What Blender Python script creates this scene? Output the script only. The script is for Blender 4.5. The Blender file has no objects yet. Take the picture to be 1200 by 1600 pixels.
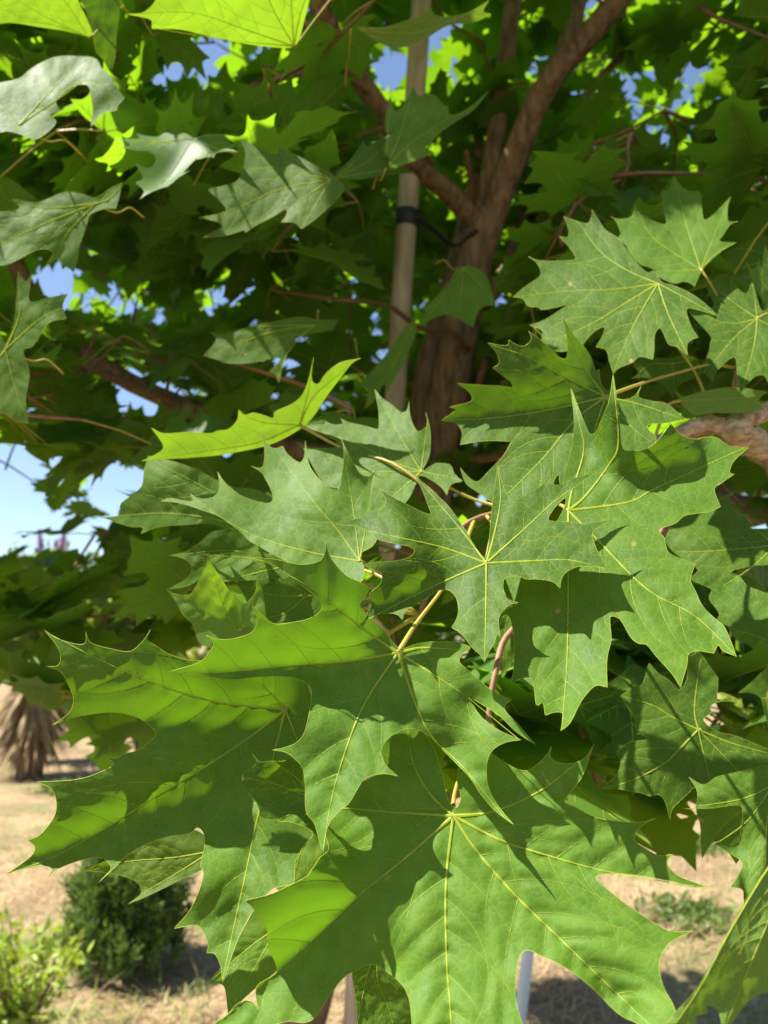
import bpy, math, random
import numpy as np
from mathutils import Vector, Matrix
from mathutils.geometry import delaunay_2d_cdt

random.seed(7)
rng = np.random.default_rng(11)
scene = bpy.context.scene
COL = scene.collection

# ------------------------------------------------------------------ camera, sky, sun, exposure
F = 1180.0                      # focal length in pixels of the 1200 x 1600 photograph
PITCH = math.radians(9.6)
CAM = Vector((0, 0, 1.5))
cam = bpy.data.cameras.new('camera')
cam.sensor_fit = 'AUTO'
cam.sensor_width = 36.0
cam.lens = F / 1600.0 * 36.0
cam.clip_start = 0.02
cam.clip_end = 2000
cam.dof.use_dof = True
cam.dof.focus_distance = 0.46
cam.dof.aperture_fstop = 8.8
camo = bpy.data.objects.new('camera', cam)
COL.objects.link(camo)
camo.location = CAM
camo.rotation_euler = (math.pi / 2 + PITCH, 0, 0)
scene.camera = camo

SUN_EL = math.radians(60)
SUN_AZ = math.radians(95)       # to the left of the viewing direction
SUND = Vector((-math.sin(SUN_AZ) * math.cos(SUN_EL), math.cos(SUN_AZ) * math.cos(SUN_EL), math.sin(SUN_EL)))
world = bpy.data.worlds.new('World')
scene.world = world
world.use_nodes = True
wn = world.node_tree
bg = wn.nodes['Background']
sky = wn.nodes.new('ShaderNodeTexSky')
sky.sky_type = 'NISHITA'
sky.sun_disc = False
sky.sun_elevation = SUN_EL
sky.sun_rotation = -SUN_AZ
sky.altitude = 100
sky.air_density = 1.0
sky.dust_density = 0.6
sky.ozone_density = 1.6
wn.links.new(sky.outputs[0], bg.inputs[0])
bg.inputs[1].default_value = 0.072
sun = bpy.data.lights.new('sun', 'SUN')
sun.energy = 5.0
sun.angle = math.radians(0.53)
sun.color = (1.0, 0.955, 0.87)
suno = bpy.data.objects.new('sun', sun)
COL.objects.link(suno)
suno.rotation_euler = (-SUND).to_track_quat('-Z', 'Y').to_euler()
suno.location = (-3, 2, 8)
scene.view_settings.view_transform = 'Standard'
scene.view_settings.look = 'None'
scene.view_settings.gamma = 1.0
scene.view_settings.exposure = 1.55
scene.view_settings.use_curve_mapping = False
scene.cycles.use_denoising = True
scene.cycles.max_bounces = 10
scene.cycles.diffuse_bounces = 5
scene.cycles.transmission_bounces = 8
scene.cycles.sample_clamp_indirect = 6

CF = Vector((0, math.cos(PITCH), math.sin(PITCH)))
CU = Vector((0, -math.sin(PITCH), math.cos(PITCH)))
CR = Vector((1, 0, 0))


def at(x, y, d):
    """pixel of the photograph + distance along the viewing axis -> world point"""
    return CAM + (CR * ((x - 600) / F) + CU * (-(y - 800) / F) + CF) * d


def at_np(x, y, d):
    x = np.asarray(x, float); y = np.asarray(y, float); d = np.asarray(d, float)
    u = (x - 600) / F; v = -(y - 800) / F
    return np.stack([u * d, (CU.y * v + CF.y) * d, CAM.z + (CU.z * v + CF.z) * d], 1)


def on_ground(x, y, z=0.0):
    r = CR * ((x - 600) / F) + CU * (-(y - 800) / F) + CF
    return CAM + r * ((z - CAM.z) / r.z)


def to_px(p):
    q = p - CAM
    d = q.dot(CF)
    if d < 0.02:
        return None
    return 600 + F * q.dot(CR) / d, 800 - F * q.dot(CU) / d, d


# ------------------------------------------------------------------ materials
def mat(name):
    m = bpy.data.materials.new(name)
    m.use_nodes = True
    nt = m.node_tree
    nt.nodes.clear()
    out = nt.nodes.new('ShaderNodeOutputMaterial')
    return m, nt, out


def N(nt, kind, **kw):
    n = nt.nodes.new(kind)
    for k, v in kw.items():
        if k.startswith('i_'):
            n.inputs[k[2:].replace('_', ' ')].default_value = v
        else:
            setattr(n, k, v)
    return n


def ramp(nt, src, stops):
    r = nt.nodes.new('ShaderNodeValToRGB')
    el = r.color_ramp.elements
    while len(el) > 1:
        el.remove(el[-1])
    el[0].position = stops[0][0]; el[0].color = stops[0][1]
    for p, c in stops[1:]:
        e = el.new(p); e.color = c
    nt.links.new(src, r.inputs[0])
    return r


def c4(r, g, b):
    return (r, g, b, 1)


def leaf_material(name, top_a, top_b, under, trans, tfac, fine):
    m, nt, out = mat(name)
    L = nt.links.new
    uv = N(nt, 'ShaderNodeUVMap', uv_map='leafmap')
    geo = N(nt, 'ShaderNodeNewGeometry')
    oi = N(nt, 'ShaderNodeObjectInfo')
    n1 = N(nt, 'ShaderNodeTexNoise', i_Scale=0.55, i_Detail=4.0)
    L(uv.outputs[0], n1.inputs['Vector'])
    r1 = ramp(nt, n1.outputs[0], [(0.3, c4(*top_a)), (0.7, c4(*top_b))])
    hv = N(nt, 'ShaderNodeHueSaturation')
    vr = N(nt, 'ShaderNodeMapRange', i_From_Min=0.0, i_From_Max=1.0, i_To_Min=0.74, i_To_Max=1.16)
    L(oi.outputs['Random'], vr.inputs[0])
    L(vr.outputs[0], hv.inputs['Value'])
    L(r1.outputs[0], hv.inputs['Color'])
    top = hv.outputs[0]
    pr = N(nt, 'ShaderNodeBsdfPrincipled')
    pr.inputs['Specular IOR Level'].default_value = 0.17
    tr = N(nt, 'ShaderNodeBsdfTranslucent')
    mixc = N(nt, 'ShaderNodeMix', data_type='RGBA')
    L(geo.outputs['Backfacing'], mixc.inputs[0])
    mixc.inputs[7].default_value = c4(*under)
    tcol = N(nt, 'ShaderNodeHueSaturation')
    tcol.inputs['Color'].default_value = c4(*trans)
    L(vr.outputs[0], tcol.inputs['Value'])
    if fine:
        # tertiary venation: pale net lines and soft quilting
        vo = N(nt, 'ShaderNodeTexVoronoi', feature='DISTANCE_TO_EDGE', i_Scale=1.7)
        wob = N(nt, 'ShaderNodeTexNoise', i_Scale=3.0, i_Detail=2.0)
        L(uv.outputs[0], wob.inputs['Vector'])
        add = N(nt, 'ShaderNodeMix', data_type='RGBA', blend_type='ADD')
        add.inputs[0].default_value = 0.22
        L(uv.outputs[0], add.inputs[6]); L(wob.outputs['Color'], add.inputs[7])
        L(add.outputs[2], vo.inputs['Vector'])
        vr2 = N(nt, 'ShaderNodeMapRange', i_From_Min=0.0, i_From_Max=0.05, i_To_Min=0.5, i_To_Max=0.0)
        L(vo.outputs['Distance'], vr2.inputs[0])
        mv = N(nt, 'ShaderNodeMix', data_type='RGBA')
        L(vr2.outputs[0], mv.inputs[0]); L(top, mv.inputs[6]); mv.inputs[7].default_value = c4(0.20, 0.27, 0.05)
        # small pale specks of dust and wear
        sp = N(nt, 'ShaderNodeTexVoronoi', i_Scale=2.6)
        sp.inputs['Randomness'].default_value = 1.0
        L(uv.outputs[0], sp.inputs['Vector'])
        sr = N(nt, 'ShaderNodeMapRange', i_From_Min=0.03, i_From_Max=0.06, i_To_Min=0.7, i_To_Max=0.0)
        L(sp.outputs['Distance'], sr.inputs[0])
        sm = N(nt, 'ShaderNodeMath', operation='MULTIPLY')
        sc_ = N(nt, 'ShaderNodeSeparateColor')
        L(sp.outputs['Color'], sc_.inputs[0])
        gt = N(nt, 'ShaderNodeMath', operation='GREATER_THAN'); gt.inputs[1].default_value = 0.86
        L(sc_.outputs[0], gt.inputs[0])
        L(sr.outputs[0], sm.inputs[0]); L(gt.outputs[0], sm.inputs[1])
        ms = N(nt, 'ShaderNodeMix', data_type='RGBA')
        L(sm.outputs[0], ms.inputs[0]); L(mv.outputs[2], ms.inputs[6]); ms.inputs[7].default_value = c4(0.42, 0.45, 0.22)
        bv = N(nt, 'ShaderNodeTexVoronoi', i_Scale=0.42)
        L(add.outputs[2], bv.inputs['Vector'])
        bs = N(nt, 'ShaderNodeSeparateColor'); L(bv.outputs['Color'], bs.inputs[0])
        bg_ = N(nt, 'ShaderNodeMath', operation='GREATER_THAN'); bg_.inputs[1].default_value = 0.90
        L(bs.outputs[1], bg_.inputs[0])
        br = N(nt, 'ShaderNodeMapRange', i_From_Min=0.05, i_From_Max=0.11, i_To_Min=0.85, i_To_Max=0.0)
        L(bv.outputs['Distance'], br.inputs[0])
        bm = N(nt, 'ShaderNodeMath', operation='MULTIPLY'); L(br.outputs[0], bm.inputs[0]); L(bg_.outputs[0], bm.inputs[1])
        mb = N(nt, 'ShaderNodeMix', data_type='RGBA')
        L(bm.outputs[0], mb.inputs[0]); L(ms.outputs[2], mb.inputs[6]); mb.inputs[7].default_value = c4(0.40, 0.27, 0.10)
        top = mb.outputs[2]
        bh = N(nt, 'ShaderNodeMapRange', i_From_Min=0.0, i_From_Max=0.25, i_To_Min=0.0, i_To_Max=1.0)
        L(vo.outputs['Distance'], bh.inputs[0])
        grain = N(nt, 'ShaderNodeTexNoise', i_Scale=14.0, i_Detail=3.0)
        L(uv.outputs[0], grain.inputs['Vector'])
        ad = N(nt, 'ShaderNodeMath', operation='MULTIPLY_ADD'); ad.inputs[1].default_value = 0.35
        L(grain.outputs[0], ad.inputs[0]); L(bh.outputs[0], ad.inputs[2])
        bu = N(nt, 'ShaderNodeBump', i_Strength=0.2, i_Distance=0.0004)
        L(ad.outputs[0], bu.inputs['Height'])
        L(bu.outputs[0], pr.inputs['Normal'])
        rr = N(nt, 'ShaderNodeMapRange', i_From_Min=0.3, i_From_Max=0.7, i_To_Min=0.50, i_To_Max=0.64)
        L(n1.outputs[0], rr.inputs[0]); L(rr.outputs[0], pr.inputs['Roughness'])
        # the net also shows, darker, in transmitted light
        tm = N(nt, 'ShaderNodeMix', data_type='RGBA', blend_type='MULTIPLY')
        L(vr2.outputs[0], tm.inputs[0]); L(tcol.outputs[0], tm.inputs[6]); tm.inputs[7].default_value = c4(0.9, 0.95, 0.6)
        L(tm.outputs[2], tr.inputs['Color'])
    else:
        pr.inputs['Roughness'].default_value = 0.5
        L(tcol.outputs[0], tr.inputs['Color'])
    L(top, mixc.inputs[6])
    L(mixc.outputs[2], pr.inputs['Base Color'])
    mx = N(nt, 'ShaderNodeMixShader')
    mx.inputs[0].default_value = tfac
    L(pr.outputs[0], mx.inputs[1]); L(tr.outputs[0], mx.inputs[2])
    L(mx.outputs[0], out.inputs[0])
    return m


def simple(name, a, b, scale=20.0, rough=0.7, bump=0.3, dist=0.002, trans=None, stretch=None, detail=5.0, tmix=0.35):
    m, nt, out = mat(name)
    L = nt.links.new
    tc = N(nt, 'ShaderNodeTexCoord')
    src = tc.outputs['Object']
    if stretch:
        mp = N(nt, 'ShaderNodeMapping')
        mp.inputs['Scale'].default_value = stretch
        L(src, mp.inputs[0]); src = mp.outputs[0]
    n = N(nt, 'ShaderNodeTexNoise', i_Scale=scale, i_Detail=detail, i_Roughness=0.62)
    L(src, n.inputs['Vector'])
    r = ramp(nt, n.outputs[0], [(0.32, c4(*a)), (0.68, c4(*b))])
    pr = N(nt, 'ShaderNodeBsdfPrincipled', i_Roughness=rough)
    L(r.outputs[0], pr.inputs['Base Color'])
    if bump:
        bu = N(nt, 'ShaderNodeBump', i_Strength=bump, i_Distance=dist)
        L(n.outputs[0], bu.inputs['Height']); L(bu.outputs[0], pr.inputs['Normal'])
    if trans:
        tr = N(nt, 'ShaderNodeBsdfTranslucent')
        tr.inputs['Color'].default_value = c4(*trans)
        mx = N(nt, 'ShaderNodeMixShader'); mx.inputs[0].default_value = tmix
        L(pr.outputs[0], mx.inputs[1]); L(tr.outputs[0], mx.inputs[2])
        L(mx.outputs[0], out.inputs[0])
    else:
        L(pr.outputs[0], out.inputs[0])
    return m


M = {}
M['leaf'] = leaf_material('maple_leaf', (0.066, 0.150, 0.012), (0.112, 0.212, 0.022), (0.14, 0.25, 0.05), (0.125, 0.265, 0.006), 0.42, True)
M['leaf_backlit'] = leaf_material('thin_leaf_backlit', (0.095, 0.175, 0.022), (0.125, 0.215, 0.034), (0.16, 0.26, 0.05), (0.23, 0.40, 0.012), 0.46, True)  # backlit glow strengthened in the colour for leaves seen lit from behind
M['leaf_far'] = leaf_material('maple_leaf_crown', (0.062, 0.15, 0.022), (0.09, 0.19, 0.034), (0.11, 0.21, 0.035), (0.26, 0.50, 0.010), 0.50, False)
M['vein'] = simple('leaf_vein', (0.34, 0.42, 0.06), (0.44, 0.50, 0.09), 60, 0.5, 0, trans=(0.85, 0.90, 0.10), tmix=0.6)
M['petiole'] = simple('leaf_petiole', (0.42, 0.40, 0.06), (0.50, 0.36, 0.09), 14, 0.42, 0, trans=(0.6, 0.5, 0.08))
M['twig'] = simple('red_brown_twig', (0.16, 0.075, 0.035), (0.27, 0.14, 0.07), 60, 0.6, 0.4, 0.001)
M['bark'] = simple('young_bark', (0.10, 0.055, 0.028), (0.36, 0.225, 0.12), 60, 0.8, 1.0, 0.008, stretch=(1, 1, 0.25))
M['woody'] = simple('pale_woody_bark', (0.20, 0.12, 0.065), (0.62, 0.46, 0.30), 170, 0.85, 1.0, 0.004, stretch=(0.5, 1, 1))
M['stake'] = simple('pale_stake_wood', (0.34, 0.25, 0.16), (0.66, 0.54, 0.39), 30, 0.75, 0.8, 0.004, stretch=(1, 1, 0.12))
M['black'] = simple('black_rubber', (0.012, 0.012, 0.012), (0.025, 0.025, 0.025), 40, 0.55, 0.2)
M['white'] = simple('white_pole_paint', (0.70, 0.69, 0.67), (0.82, 0.81, 0.80), 12, 0.4, 0.1)
M['grey'] = simple('weathered_grey_stake', (0.33, 0.31, 0.29), (0.48, 0.45, 0.42), 25, 0.7, 0.3, stretch=(1, 1, 0.15))


# ------------------------------------------------------------------ helpers
def link(name, mesh, parent=None, loc=(0, 0, 0), mats=(), smooth=True):
    o = bpy.data.objects.new(name, mesh)
    COL.objects.link(o)
    if parent is not None:
        o.parent = parent
    o.location = loc
    for m in mats:
        if m.name not in [s.name for s in mesh.materials if s]:
            mesh.materials.append(m)
    if smooth and len(mesh.polygons):
        mesh.polygons.foreach_set('use_smooth', [True] * len(mesh.polygons))
    return o


def mesh_from(name, v, f):
    me = bpy.data.meshes.new(name)
    me.from_pydata([tuple(map(float, p)) for p in v], [], f)
    me.update()
    return me


def empty(name, loc):
    o = bpy.data.objects.new(name, None)
    COL.objects.link(o)
    o.location = loc
    o.empty_display_size = 0.1
    return o


def tag(o, label=None, cat=None, group=None, kind=None):
    if label: o['label'] = label
    if cat: o['category'] = cat
    if group: o['group'] = group
    if kind: o['kind'] = kind
    return o


def catmull(pts, n):
    P = [np.array(p, float) for p in pts]
    if len(P) < 3:
        return [P[0] + (P[-1] - P[0]) * t for t in np.linspace(0, 1, n + 1)]
    Q = [2 * P[0] - P[1]] + P + [2 * P[-1] - P[-2]]
    out = []
    for i in range(1, len(Q) - 2):
        for k in range(n):
            t = k / n
            a, b, c, d = Q[i - 1], Q[i], Q[i + 1], Q[i + 2]
            out.append(0.5 * ((2 * b) + (-a + c) * t + (2 * a - 5 * b + 4 * c - d) * t * t + (-a + 3 * b - 3 * c + d) * t ** 3))
    out.append(P[-1])
    return out


def tube(V, Fc, pts, radii, sides=6, cap=True, lump=0.0):
    """append a tapered tube to vertex and face lists"""
    pts = [Vector(p) for p in pts]
    n = len(pts)
    base = len(V)
    up = Vector((0.31, 0.17, 0.93))
    prev = None
    for i, p in enumerate(pts):
        t = (pts[min(i + 1, n - 1)] - pts[max(i - 1, 0)])
        if t.length < 1e-9: t = Vector((0, 0, 1))
        t.normalize()
        if prev is None:
            a = t.cross(up)
            if a.length < 1e-3: a = t.cross(Vector((1, 0, 0)))
        else:
            a = prev - t * prev.dot(t)
        a.normalize(); prev = a
        b = t.cross(a)
        for k in range(sides):
            an = 2 * math.pi * k / sides
            r = radii[i] * (1 + (random.uniform(-lump, lump) if lump else 0))
            V.append(p + a * (math.cos(an) * r) + b * (math.sin(an) * r))
    for i in range(n - 1):
        for k in range(sides):
            k2 = (k + 1) % sides
            Fc.append((base + i * sides + k, base + i * sides + k2, base + (i + 1) * sides + k2, base + (i + 1) * sides + k))
    if cap:
        Fc.append(tuple(base + k for k in range(sides))[::-1])
        Fc.append(tuple(base + (n - 1) * sides + k for k in range(sides)))


def inside(px, py, poly):
    res = np.zeros(len(px), bool)
    x, y = poly[:, 0], poly[:, 1]
    j = len(poly) - 1
    for i in range(len(poly)):
        c = (y[i] > py) != (y[j] > py)
        if c.any():
            xi = (x[j] - x[i]) * (py - y[i]) / (y[j] - y[i] + 1e-12) + x[i]
            res ^= c & (px < xi)
        j = i
    return res


def seg_dist(P, A, B):
    """distance of points P to the nearest of the segments A->B"""
    d = B - A
    l2 = (d ** 2).sum(1) + 1e-9
    best = np.full(len(P), 1e9)
    for i in range(0, len(P), 3000):
        q = P[i:i + 3000, None, :] - A[None]
        t = np.clip((q * d[None]).sum(2) / l2[None], 0, 1)
        r = q - t[..., None] * d[None]
        best[i:i + 3000] = np.sqrt((r ** 2).sum(2)).min(1)
    return best


def parse(s):
    pts = []
    for w in s.split():
        tip = w.endswith('t')
        a, b = w.rstrip('t').split(',')
        pts.append((float(a), float(b), tip))
    return pts


def smooth_outline(pts, step):
    n = len(pts)
    tips = [i for i, p in enumerate(pts) if p[2]]
    if not tips:
        tips = [0]
    out = []
    for a, i in enumerate(tips):
        j = tips[(a + 1) % len(tips)]
        if j <= i: j += n
        run = [pts[k % n][:2] for k in range(i, j + 1)]
        L = sum(math.dist(run[k], run[k + 1]) for k in range(len(run) - 1))
        m = max(1, int(L / (len(run) - 1) / step + 0.5))
        out += catmull(run, m)[:-1]
    return np.array(out)


def sub_veins(mains, poly, scale):
    """secondary veins leaving each main vein at an angle, bending towards its tip"""
    segsA, segsB, own = [], [], []
    for vi, v in enumerate(mains):
        for k in range(len(v) - 1):
            segsA.append(v[k]); segsB.append(v[k + 1]); own.append(vi)
    segsA, segsB, own = np.array(segsA), np.array(segsB), np.array(own)
    x0, y0 = poly.min(0) - 4
    nx, ny = ((poly.max(0) + 4 - np.array([x0, y0])) / 2).astype(int) + 1
    mx_, my_ = np.meshgrid(x0 + 2 * np.arange(nx), y0 + 2 * np.arange(ny))
    mask = inside(mx_.ravel(), my_.ravel(), poly).reshape(ny, nx)

    def is_in(q):
        i, j = int((q[0] - x0) / 2 + 0.5), int((q[1] - y0) / 2 + 0.5)
        return 0 <= i < nx and 0 <= j < ny and mask[j, i]
    res = []
    for vi, v in enumerate(mains):
        seg = np.diff(v, axis=0)
        ln = np.sqrt((seg ** 2).sum(1)); cum = np.concatenate([[0], np.cumsum(ln)]); L = cum[-1]
        nb = max(2, int(L / (56 * scale)))
        for k in range(nb):
            for side in (-1, 1):
                f = 0.16 + 0.76 * (k + 0.5 * (side > 0) + random.uniform(-0.15, 0.15)) / nb
                s = f * L
                i = min(int(np.searchsorted(cum, s)) - 1, len(seg) - 1); i = max(i, 0)
                p = v[i] + seg[i] * ((s - cum[i]) / ln[i])
                ang = math.atan2(seg[i][1], seg[i][0]) + side * math.radians(random.uniform(44, 62))
                line = [p.copy()]
                mx = L * (1 - f) * 0.62 + 26 * scale
                st = 5 * scale
                go = 0
                bend = random.uniform(0.6, 2.6)
                other = own != vi
                while go < mx:
                    q = line[-1] + st * np.array([math.cos(ang), math.sin(ang)])
                    if not is_in(q): break
                    if other.any() and go > 12 * scale and seg_dist(q[None], segsA[other], segsB[other])[0] < 5 * scale: break
                    line.append(q); go += st
                    ang -= side * math.radians(bend * random.uniform(0.4, 1.6))
                if len(line) > 3:
                    res.append(np.array(line))
    return res


# ------------------------------------------------------------------ the ground
def build_ground():
    V, Fc = [], []
    xs = [-400, -120, -40, -16] + list(np.linspace(-8, 8, 65)) + [16, 40, 120, 400]
    ys = [-60, -10] + list(np.linspace(0, 16, 65)) + [22, 32, 50, 90, 180, 400, 900]
    for y in ys:
        for x in xs:
            near = abs(x) < 9 and -1 < y < 17
            z = 0.03 * math.sin(x * 1.7 + 0.6 * y) * math.cos(y * 1.3) + random.uniform(-0.012, 0.012) if near else 0.0
            V.append((x, y, z))
    w = len(xs)
    for j in range(len(ys) - 1):
        for i in range(w - 1):
            Fc.append((j * w + i, j * w + i + 1, (j + 1) * w + i + 1, (j + 1) * w + i))
    m, nt, out = mat('dry_straw_ground')
    L = nt.links.new
    tc = N(nt, 'ShaderNodeTexCoord')
    a = N(nt, 'ShaderNodeTexNoise', i_Scale=2.2, i_Detail=8.0, i_Roughness=0.65)
    b = N(nt, 'ShaderNodeTexNoise', i_Scale=0.9, i_Detail=6.0, i_Roughness=0.7)
    c = N(nt, 'ShaderNodeTexNoise', i_Scale=38.0, i_Detail=6.0, i_Roughness=0.7)
    for t in (a, b, c): L(tc.outputs['Object'], t.inputs['Vector'])
    ra = ramp(nt, c.outputs[0], [(0.25, c4(0.13, 0.085, 0.04)), (0.5, c4(0.34, 0.235, 0.12)), (0.75, c4(0.52, 0.39, 0.22))])
    rb = ramp(nt, a.outputs[0], [(0.40, c4(0.62, 0.58, 0.52)), (0.6, c4(1, 1, 1))])
    mu = N(nt, 'ShaderNodeMix', data_type='RGBA', blend_type='MULTIPLY'); mu.inputs[0].default_value = 1.0
    L(ra.outputs[0], mu.inputs[6]); L(rb.outputs[0], mu.inputs[7])
    rg = ramp(nt, b.outputs[0], [(0.50, c4(0, 0, 0)), (0.66, c4(0.75, 0.75, 0.75))])
    mg = N(nt, 'ShaderNodeMix', data_type='RGBA')
    L(rg.outputs[0], mg.inputs[0]); L(mu.outputs[2], mg.inputs[6]); mg.inputs[7].default_value = c4(0.15, 0.19, 0.05)
    pr = N(nt, 'ShaderNodeBsdfPrincipled', i_Roughness=0.95)
    L(mg.outputs[2], pr.inputs['Base Color'])
    bu = N(nt, 'ShaderNodeBump', i_Strength=0.9, i_Distance=0.03)
    L(c.outputs[0], bu.inputs['Height']); L(bu.outputs[0], pr.inputs['Normal'])
    L(pr.outputs[0], out.inputs[0])
    tag(link('ground', mesh_from('ground', V, Fc), mats=[m]), 'dry straw covered ground with thin green patches', 'ground', kind='structure')


build_ground()


def build_straw():
    V, Fc, mi = [], [], []
    for i in range(26000):
        y = 2.2 + 9.5 * random.random() ** 1.4
        x = random.uniform(-0.62, 0.62) * (y + 0.4)
        L = random.uniform(0.05, 0.20); an = random.uniform(0, 2 * math.pi)
        flat = random.random() < 0.82
        rise = random.uniform(0.0, 0.05) if flat else random.uniform(0.04, 0.14)
        d = Vector((math.cos(an), math.sin(an), 0)); s = Vector((-d.y, d.x, 0)) * random.uniform(0.0012, 0.003)
        p = Vector((x, y, 0.006)); q = p + d * L + Vector((0, 0, rise)); mid = (p + q) / 2 + Vector((0, 0, 0.012))
        k = len(V)
        V += [p - s, p + s, mid + s, mid - s, q]
        Fc += [(k, k + 1, k + 2, k + 3), (k + 3, k + 2, k + 4)]
        g = 1 if (math.sin(x * 1.9 + 1.0) * math.sin(y * 1.4) > 0.25 and random.random() < 0.6) else 0
        mi += [g, g]
    me = mesh_from('dry_grass', V, Fc)
    o = link('dry_grass', me, mats=[simple('straw', (0.28, 0.19, 0.085), (0.62, 0.47, 0.26), 3.0, 0.8, 0, trans=(0.5, 0.4, 0.2)),
                                    simple('thin_green_grass', (0.13, 0.19, 0.04), (0.25, 0.30, 0.08), 3.0, 0.7, 0, trans=(0.3, 0.4, 0.05))], smooth=False)
    me.polygons.foreach_set('material_index', mi)
    tag(o, 'dry cut straw and sparse green grass lying over the ground', 'grass', kind='stuff')


build_straw()

# ------------------------------------------------------------------ the maple: trunk, limbs, twigs
TD = 1.85                       # distance of the trunk
trunk_px = [(690, 700), (704, 600), (722, 500), (742, 405), (762, 335)]
foot = at(505, 1600, 1.78)
ground_foot = Vector((foot.x - 0.09, foot.y - 0.02, -0.02))
TREE = empty('maple_tree', (ground_foot.x, ground_foot.y, 0.0))
tag(TREE, 'leafy maple tree with large pointed lobed green leaves filling the view', 'tree')
T0 = Vector((ground_foot.x, ground_foot.y, 0.0))


def part(name, V, Fc, mats, origin=None, parent=None, smooth=True):
    org = Vector(origin) if origin is not None else Vector(V[0])
    me = mesh_from(name, [Vector(v) - org for v in V], Fc)
    par = parent or TREE
    pw = T0 if par is TREE else par['_w']
    o = link(name, me, par, Vector(org) - Vector(pw), mats, smooth)
    return o


LIMBS = []                      # sampled points of all wood, to hang twigs on


def limb(name, pxs, w0, w1, matl='bark', sides=10, lump=0.05, seg=6):
    """pxs: (x, y, distance); widths in metres"""
    pts = [Vector(p) for p in catmull([at(*p) for p in pxs], seg)]
    n = len(pts)
    rad = [0.5 * (w0 + (w1 - w0) * (i / (n - 1))) for i in range(n)]
    V, Fc = [], []
    tube(V, Fc, pts, rad, sides, True, lump)
    LIMBS.extend(pts)
    return part(name, V, Fc, [M[matl]])


# trunk
tp = [ground_foot, ground_foot + Vector((0.01, 0, 0.35)), foot + Vector((-0.05, 0.01, 0)), at(560, 1300, 1.80), at(628, 1000, 1.82)] + [at(x, y, TD) for x, y in trunk_px]
tp = [Vector(p) for p in catmull(tp, 8)]
V, Fc = [], []
n = len(tp)
tube(V, Fc, tp, [0.060 - 0.018 * (i / (n - 1)) for i in range(n)], 16, True, 0.03)
part('trunk', V, Fc, [M['bark']], T0)
LIMBS.extend(tp[n // 2:])
limb('limb', [(668, 720, 1.86), (664, 630, 1.88), (672, 560, 1.9), (700, 470, 1.9), (716, 395, 1.92), (735, 320, 1.95), (748, 240, 2.0), (745, 150, 2.05)], 0.075, 0.026)
limb('limb', [(748, 400, 1.85), (775, 325, 1.83), (812, 225, 1.78), (858, 128, 1.72), (925, 50, 1.66), (985, -25, 1.6), (1060, -130, 1.55)], 0.070, 0.042)
limb('limb', [(752, 370, 1.86), (762, 300, 1.88), (776, 200, 1.9), (790, 90, 1.9), (806, -30, 1.9), (820, -160, 1.92)], 0.056, 0.038)
limb('limb', [(845, 150, 1.75), (875, 95, 1.78), (900, 20, 1.8), (915, -70, 1.82)], 0.046, 0.034)
limb('limb', [(740, 345, 1.84), (700, 300, 1.78), (650, 258, 1.7), (600, 180, 1.6), (552, 108, 1.52), (505, 25, 1.45), (470, -60, 1.4)], 0.050, 0.036)
limb('limb', [(755, 470, 1.9), (790, 425, 2.0), (822, 345, 2.1), (850, 265, 2.2), (900, 170, 2.3), (985, 70, 2.4)], 0.054, 0.026)
limb('limb', [(795, 425, 2.0), (840, 365, 2.05), (890, 335, 2.1), (980, 305, 2.2), (1110, 295, 2.3), (1230, 280, 2.4)], 0.040, 0.022)
limb('limb', [(660, 700, 1.86), (560, 720, 1.8), (430, 690, 1.75), (300, 640, 1.7), (190, 590, 1.66), (110, 535, 1.62), (50, 462, 1.58), (10, 380, 1.55)], 0.050, 0.034)
limb('twig', [(300, 640, 1.7), (215, 605, 1.62), (140, 575, 1.55), (60, 525, 1.5)], 0.020, 0.012, 'twig', 7)
limb('twig', [(290, 640, 1.7), (240, 660, 1.66), (190, 690, 1.62), (150, 705, 1.6)], 0.013, 0.007, 'twig', 6)
limb('twig', [(730, 545, 1.8), (700, 518, 1.72), (655, 512, 1.64), (610, 480, 1.55), (555, 470, 1.45)], 0.018, 0.008, 'twig', 7)
limb('twig', [(830, 258, 1.76), (890, 248, 1.6), (950, 236, 1.45), (985, 222, 1.35)], 0.011, 0.007, 'twig', 6)
limb('twig', [(585, 150, 1.58), (545, 125, 1.45), (490, 114, 1.32), (425, 128, 1.2)], 0.013, 0.006, 'twig', 6)
limb('twig', [(690, 285, 1.78), (640, 205, 1.6), (570, 208, 1.45), (520, 240, 1.3), (495, 262, 1.2)], 0.011, 0.006, 'twig', 6)
limb('twig', [(740, 330, 1.9), (735, 280, 1.85), (728, 235, 1.8)], 0.018, 0.012, 'twig', 6)
limb('twig', [(776, 140, 1.9), (762, 95, 1.85), (748, 60, 1.8)], 0.010, 0.006, 'twig', 6)
limb('twig', [(760, 560, 1.85), (720, 700, 1.9), (770, 715, 1.7), (860, 690, 1.5)], 0.024, 0.02, 'twig', 6)
limb('twig', [(420, 690, 1.75), (330, 880, 1.5), (220, 950, 1.4), (110, 968, 1.35)], 0.012, 0.005, 'twig', 6)
limb('twig', [(860, 960, 1.0), (895, 1100, 0.86), (920, 1180, 0.82), (948, 1280, 0.8)], 0.008, 0.006, 'twig', 6)
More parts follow.
